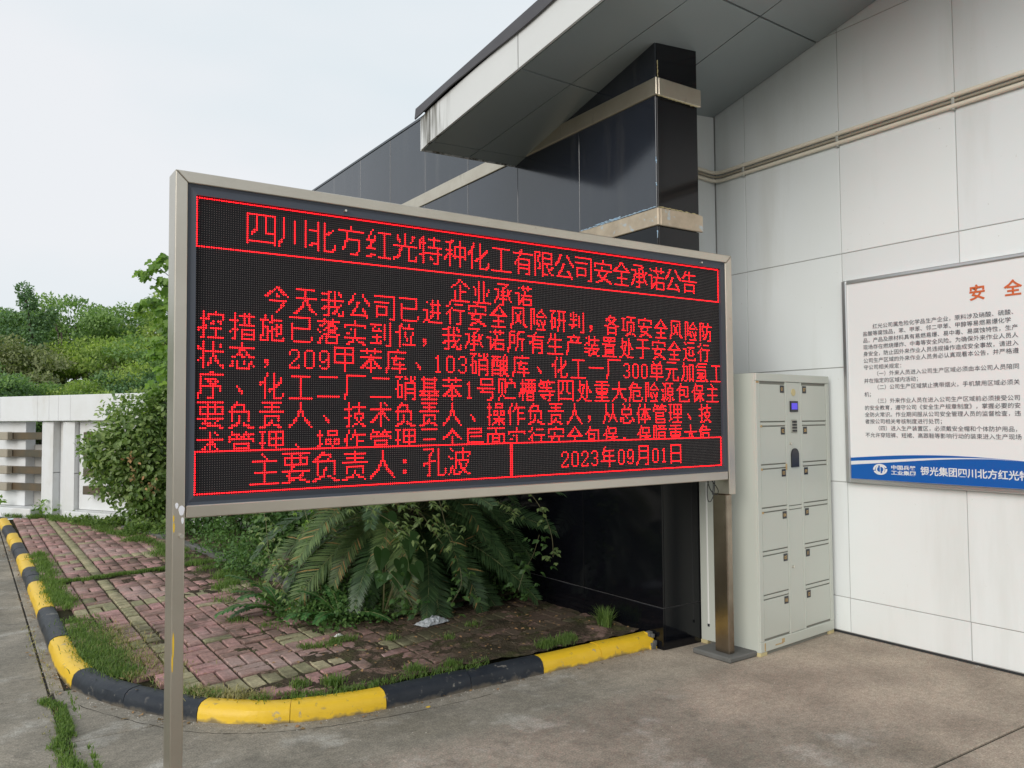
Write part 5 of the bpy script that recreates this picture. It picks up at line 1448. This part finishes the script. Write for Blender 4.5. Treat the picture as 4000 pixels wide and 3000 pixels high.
lawn1 = grass(left, .05, 'grass', 'bright grass growing along the far left kerb', .9)
mid_g = kerbspots(A(.60, 4.95), A(.466, 6.6), .20, .10, 210, .05) + kerbspots(A(.515, 5.25), A(.466, 6.6), .30, .10, 90, .06)
grass(mid_g, .038, 'grass', 'grass sprawling over the inner edge of the curved kerb', 1.3)
grass(kerbspots(A(.70, 4.72), A(.466, 6.3), .36, .16, 60, .05) + kerbspots(A(1.17, 4.1), A(.6, 4.95), .17, .07, 50, .05), .042, 'grass_dry', 'dry grass runners on the paving by the curved kerb', 1.8)
grass(kerbspots(A(.975, 4.29), A(.70, 4.72), .16, .05, 60, .05) + kerbspots(A(2.5, 3.895), A(1.17, 4.105), .155, .055, 60, .05), .034, 'grass', 'grass tufts behind the front kerb', 1.2)
grass([(2.12, 4.13, .06, 160), (2.33, 4.09, .05, 120), (1.66, 4.2, .06, 150), (1.5, 4.27, .05, 80), (3.01, 4.11, .05, 200), (3.12, 4.12, .07, 240), (3.23, 4.15, .05, 120)], .055, 'grass', 'taller grass tufts behind the front kerb', .9)
grass([(3.66, 4.32, .035, 150), (3.62, 4.25, .04, 60)], .13, 'grass', 'tall grass tuft against the tiled column', .8)
grass([(x, 8.30 + .22 * (x - 1.2) + rng.normal(0, .02), .045, 95) for x in np.arange(.62, 2.1, .05)], .035, 'grass', 'line of grass across the paving', .8)
grass([(.412 + .03 * math.sin(y * 7) + rng.normal(0, .012), y, .035, int(20 + 75 * abs(math.sin(y * 5 + 1)))) for y in np.arange(3.0, 5.05, .04)],   .030, 'grass', 'strip of weeds in the concrete joint at lower left', 1.1)
grass([(.40 + rng.normal(0, .02), y, .04, 5) for y in np.arange(3.0, 7, .09)], .022, 'grass_dry', 'dry weeds in the long concrete joint', 1.3)
sp = []
for _ in range(70):
    y = rng.uniform(7.0, 13.6); sp.append((np.interp(y, [7, 9.9, 13.6], [2.1, 1.92, 1.35]) - abs(rng.normal(0, .1)), y, .09, 110))
grass(sp, .06, 'grass', 'grass along the foot of the bed edging', .9)
sp = [(x + rng.normal(0, .05), 15.1 - 1.72 * (x - .4) - .28 + rng.normal(0, .05), .09, 120) for x in np.arange(.5, 2.0, .05)]
grass(sp, .07, 'grass', 'grass along the foot of the white wall', .8)
grass([(2.0 + rng.normal(0, .12), 4.92 + rng.normal(0, .1), .05, 70) for _ in range(7)] + [(1.62, 5.9, .08, 90), (1.75, 5.6, .07, 70), (2.6, 4.62, .05, 50), (2.9, 4.8, .05, 50), (1.7, 6.6, .1, 70), (1.85, 6.9, .1, 80)], .045, 'grass', 'small grass tufts on the dirty paving', 1.0)

# ---- litter
rl_ = []
def flat_leaves(n, xr, yr, z, name, m, size, lb):
    P_ = np.c_[rng.uniform(*xr, n), rng.uniform(*yr, n), np.full(n, z)]
    v, f, r = scatter(LEAF4, P_, unit(rdir(n) * np.array([1, 1, .15])), unit(rdir(n) * .35 + np.array([0, 0, 1])), size * rng.uniform(.5, 1.3, n))
    o = link(name, np_mesh(name, v, f, MATS[m], r)); tag(o, lb, None, None, 'stuff')
n = 240; s_ = rng.uniform(0, arc[-1] * .8, n)
P_ = np.array([(kp(s)[0] - kp(s)[2] * abs(rng.normal(0, .05)), kp(s)[1] - kp(s)[3] * abs(rng.normal(0, .05)), .004) for s in s_])
v, f, r = scatter(LEAF4, P_, unit(rdir(n) * np.array([1, 1, .2])), unit(rdir(n) * .5 + np.array([0, 0, 1])), .022 * rng.uniform(.4, 1.4, n))
o = link('fallen_leaves', np_mesh('fallen_leaves', v, f, MATS['dead_leaf'], r)); tag(o, 'dry leaf litter along the foot of the kerb', None, None, 'stuff')
flat_leaves(260, (1.6, 3.7), (4.1, 5.3), .098, 'fallen_leaves', 'dead_leaf', .026, 'dry leaf litter on the dirty paving')
flat_leaves(120, (.7, 2.0), (4.6, 7.5), .092, 'fallen_leaves', 'dead_leaf', .02, 'dry bits on the brick paving')
o = link('fallen_leaf', np_mesh('fallen_leaf', *scatter(SLIM, np.array([[.66, 4.52, .006]]), np.array([[1, .1, .05]]), np.array([[0, 0, 1.]]), .05)[:2], MATS['dead_leaf'])); tag(o, 'single curled dry leaf on the concrete by the black kerb', 'leaf')
# crumpled plastic bag + scrap of paper
def crumple(name, w_, d_, h_, loc, m, lb, cat, n=12):
    v, f = [], []
    for j in range(n):
        for i in range(n):
            u, q = i / (n - 1) - .5, j / (n - 1) - .5
            e = max(0, 1 - (abs(u) * 2) ** 2.5) * max(0, 1 - (abs(q) * 2) ** 2.5)
            v.append((u * w_ + rng.normal(0, w_ * .03), q * d_ + rng.normal(0, d_ * .04), h_ * e * rng.uniform(.35, 1) + .002))
    for j in range(n - 1):
        for i in range(n - 1): a = j * n + i; f.append((a, a + 1, a + n + 1, a + n))
    mb = MB(); mb.add(v, f); o = mb.build(name, MATS[m], None, loc, .3); tag(o, lb, cat); return o
crumple('plastic_bag', .24, .12, .05, (2.70, 5.02, .088), 'plastic_bag', 'crumpled clear plastic bag lying on the dirt under the cycad', 'bag')
crumple('paper_scrap', .06, .03, .02, (2.03, 5.06, .092), 'white_plastic', 'small white scrap of paper on the dirty paving', 'litter', 5)
for (x, y, s, lb) in ((2.02, 3.80, .012, 'small yellow paint drip on the concrete in front of the black kerb stones'),):
    q = [(s * math.cos(t) * (1 + .3 * math.sin(3 * t)), s * .7 * math.sin(t)) for t in np.linspace(0, 6.28, 12, endpoint=False)]
    o = MB().prism(q, 'z', 0, .002).build('paint_drip', MATS['paint_yellow'], None, (x, y, .001)); tag(o, lb, 'paint drip')
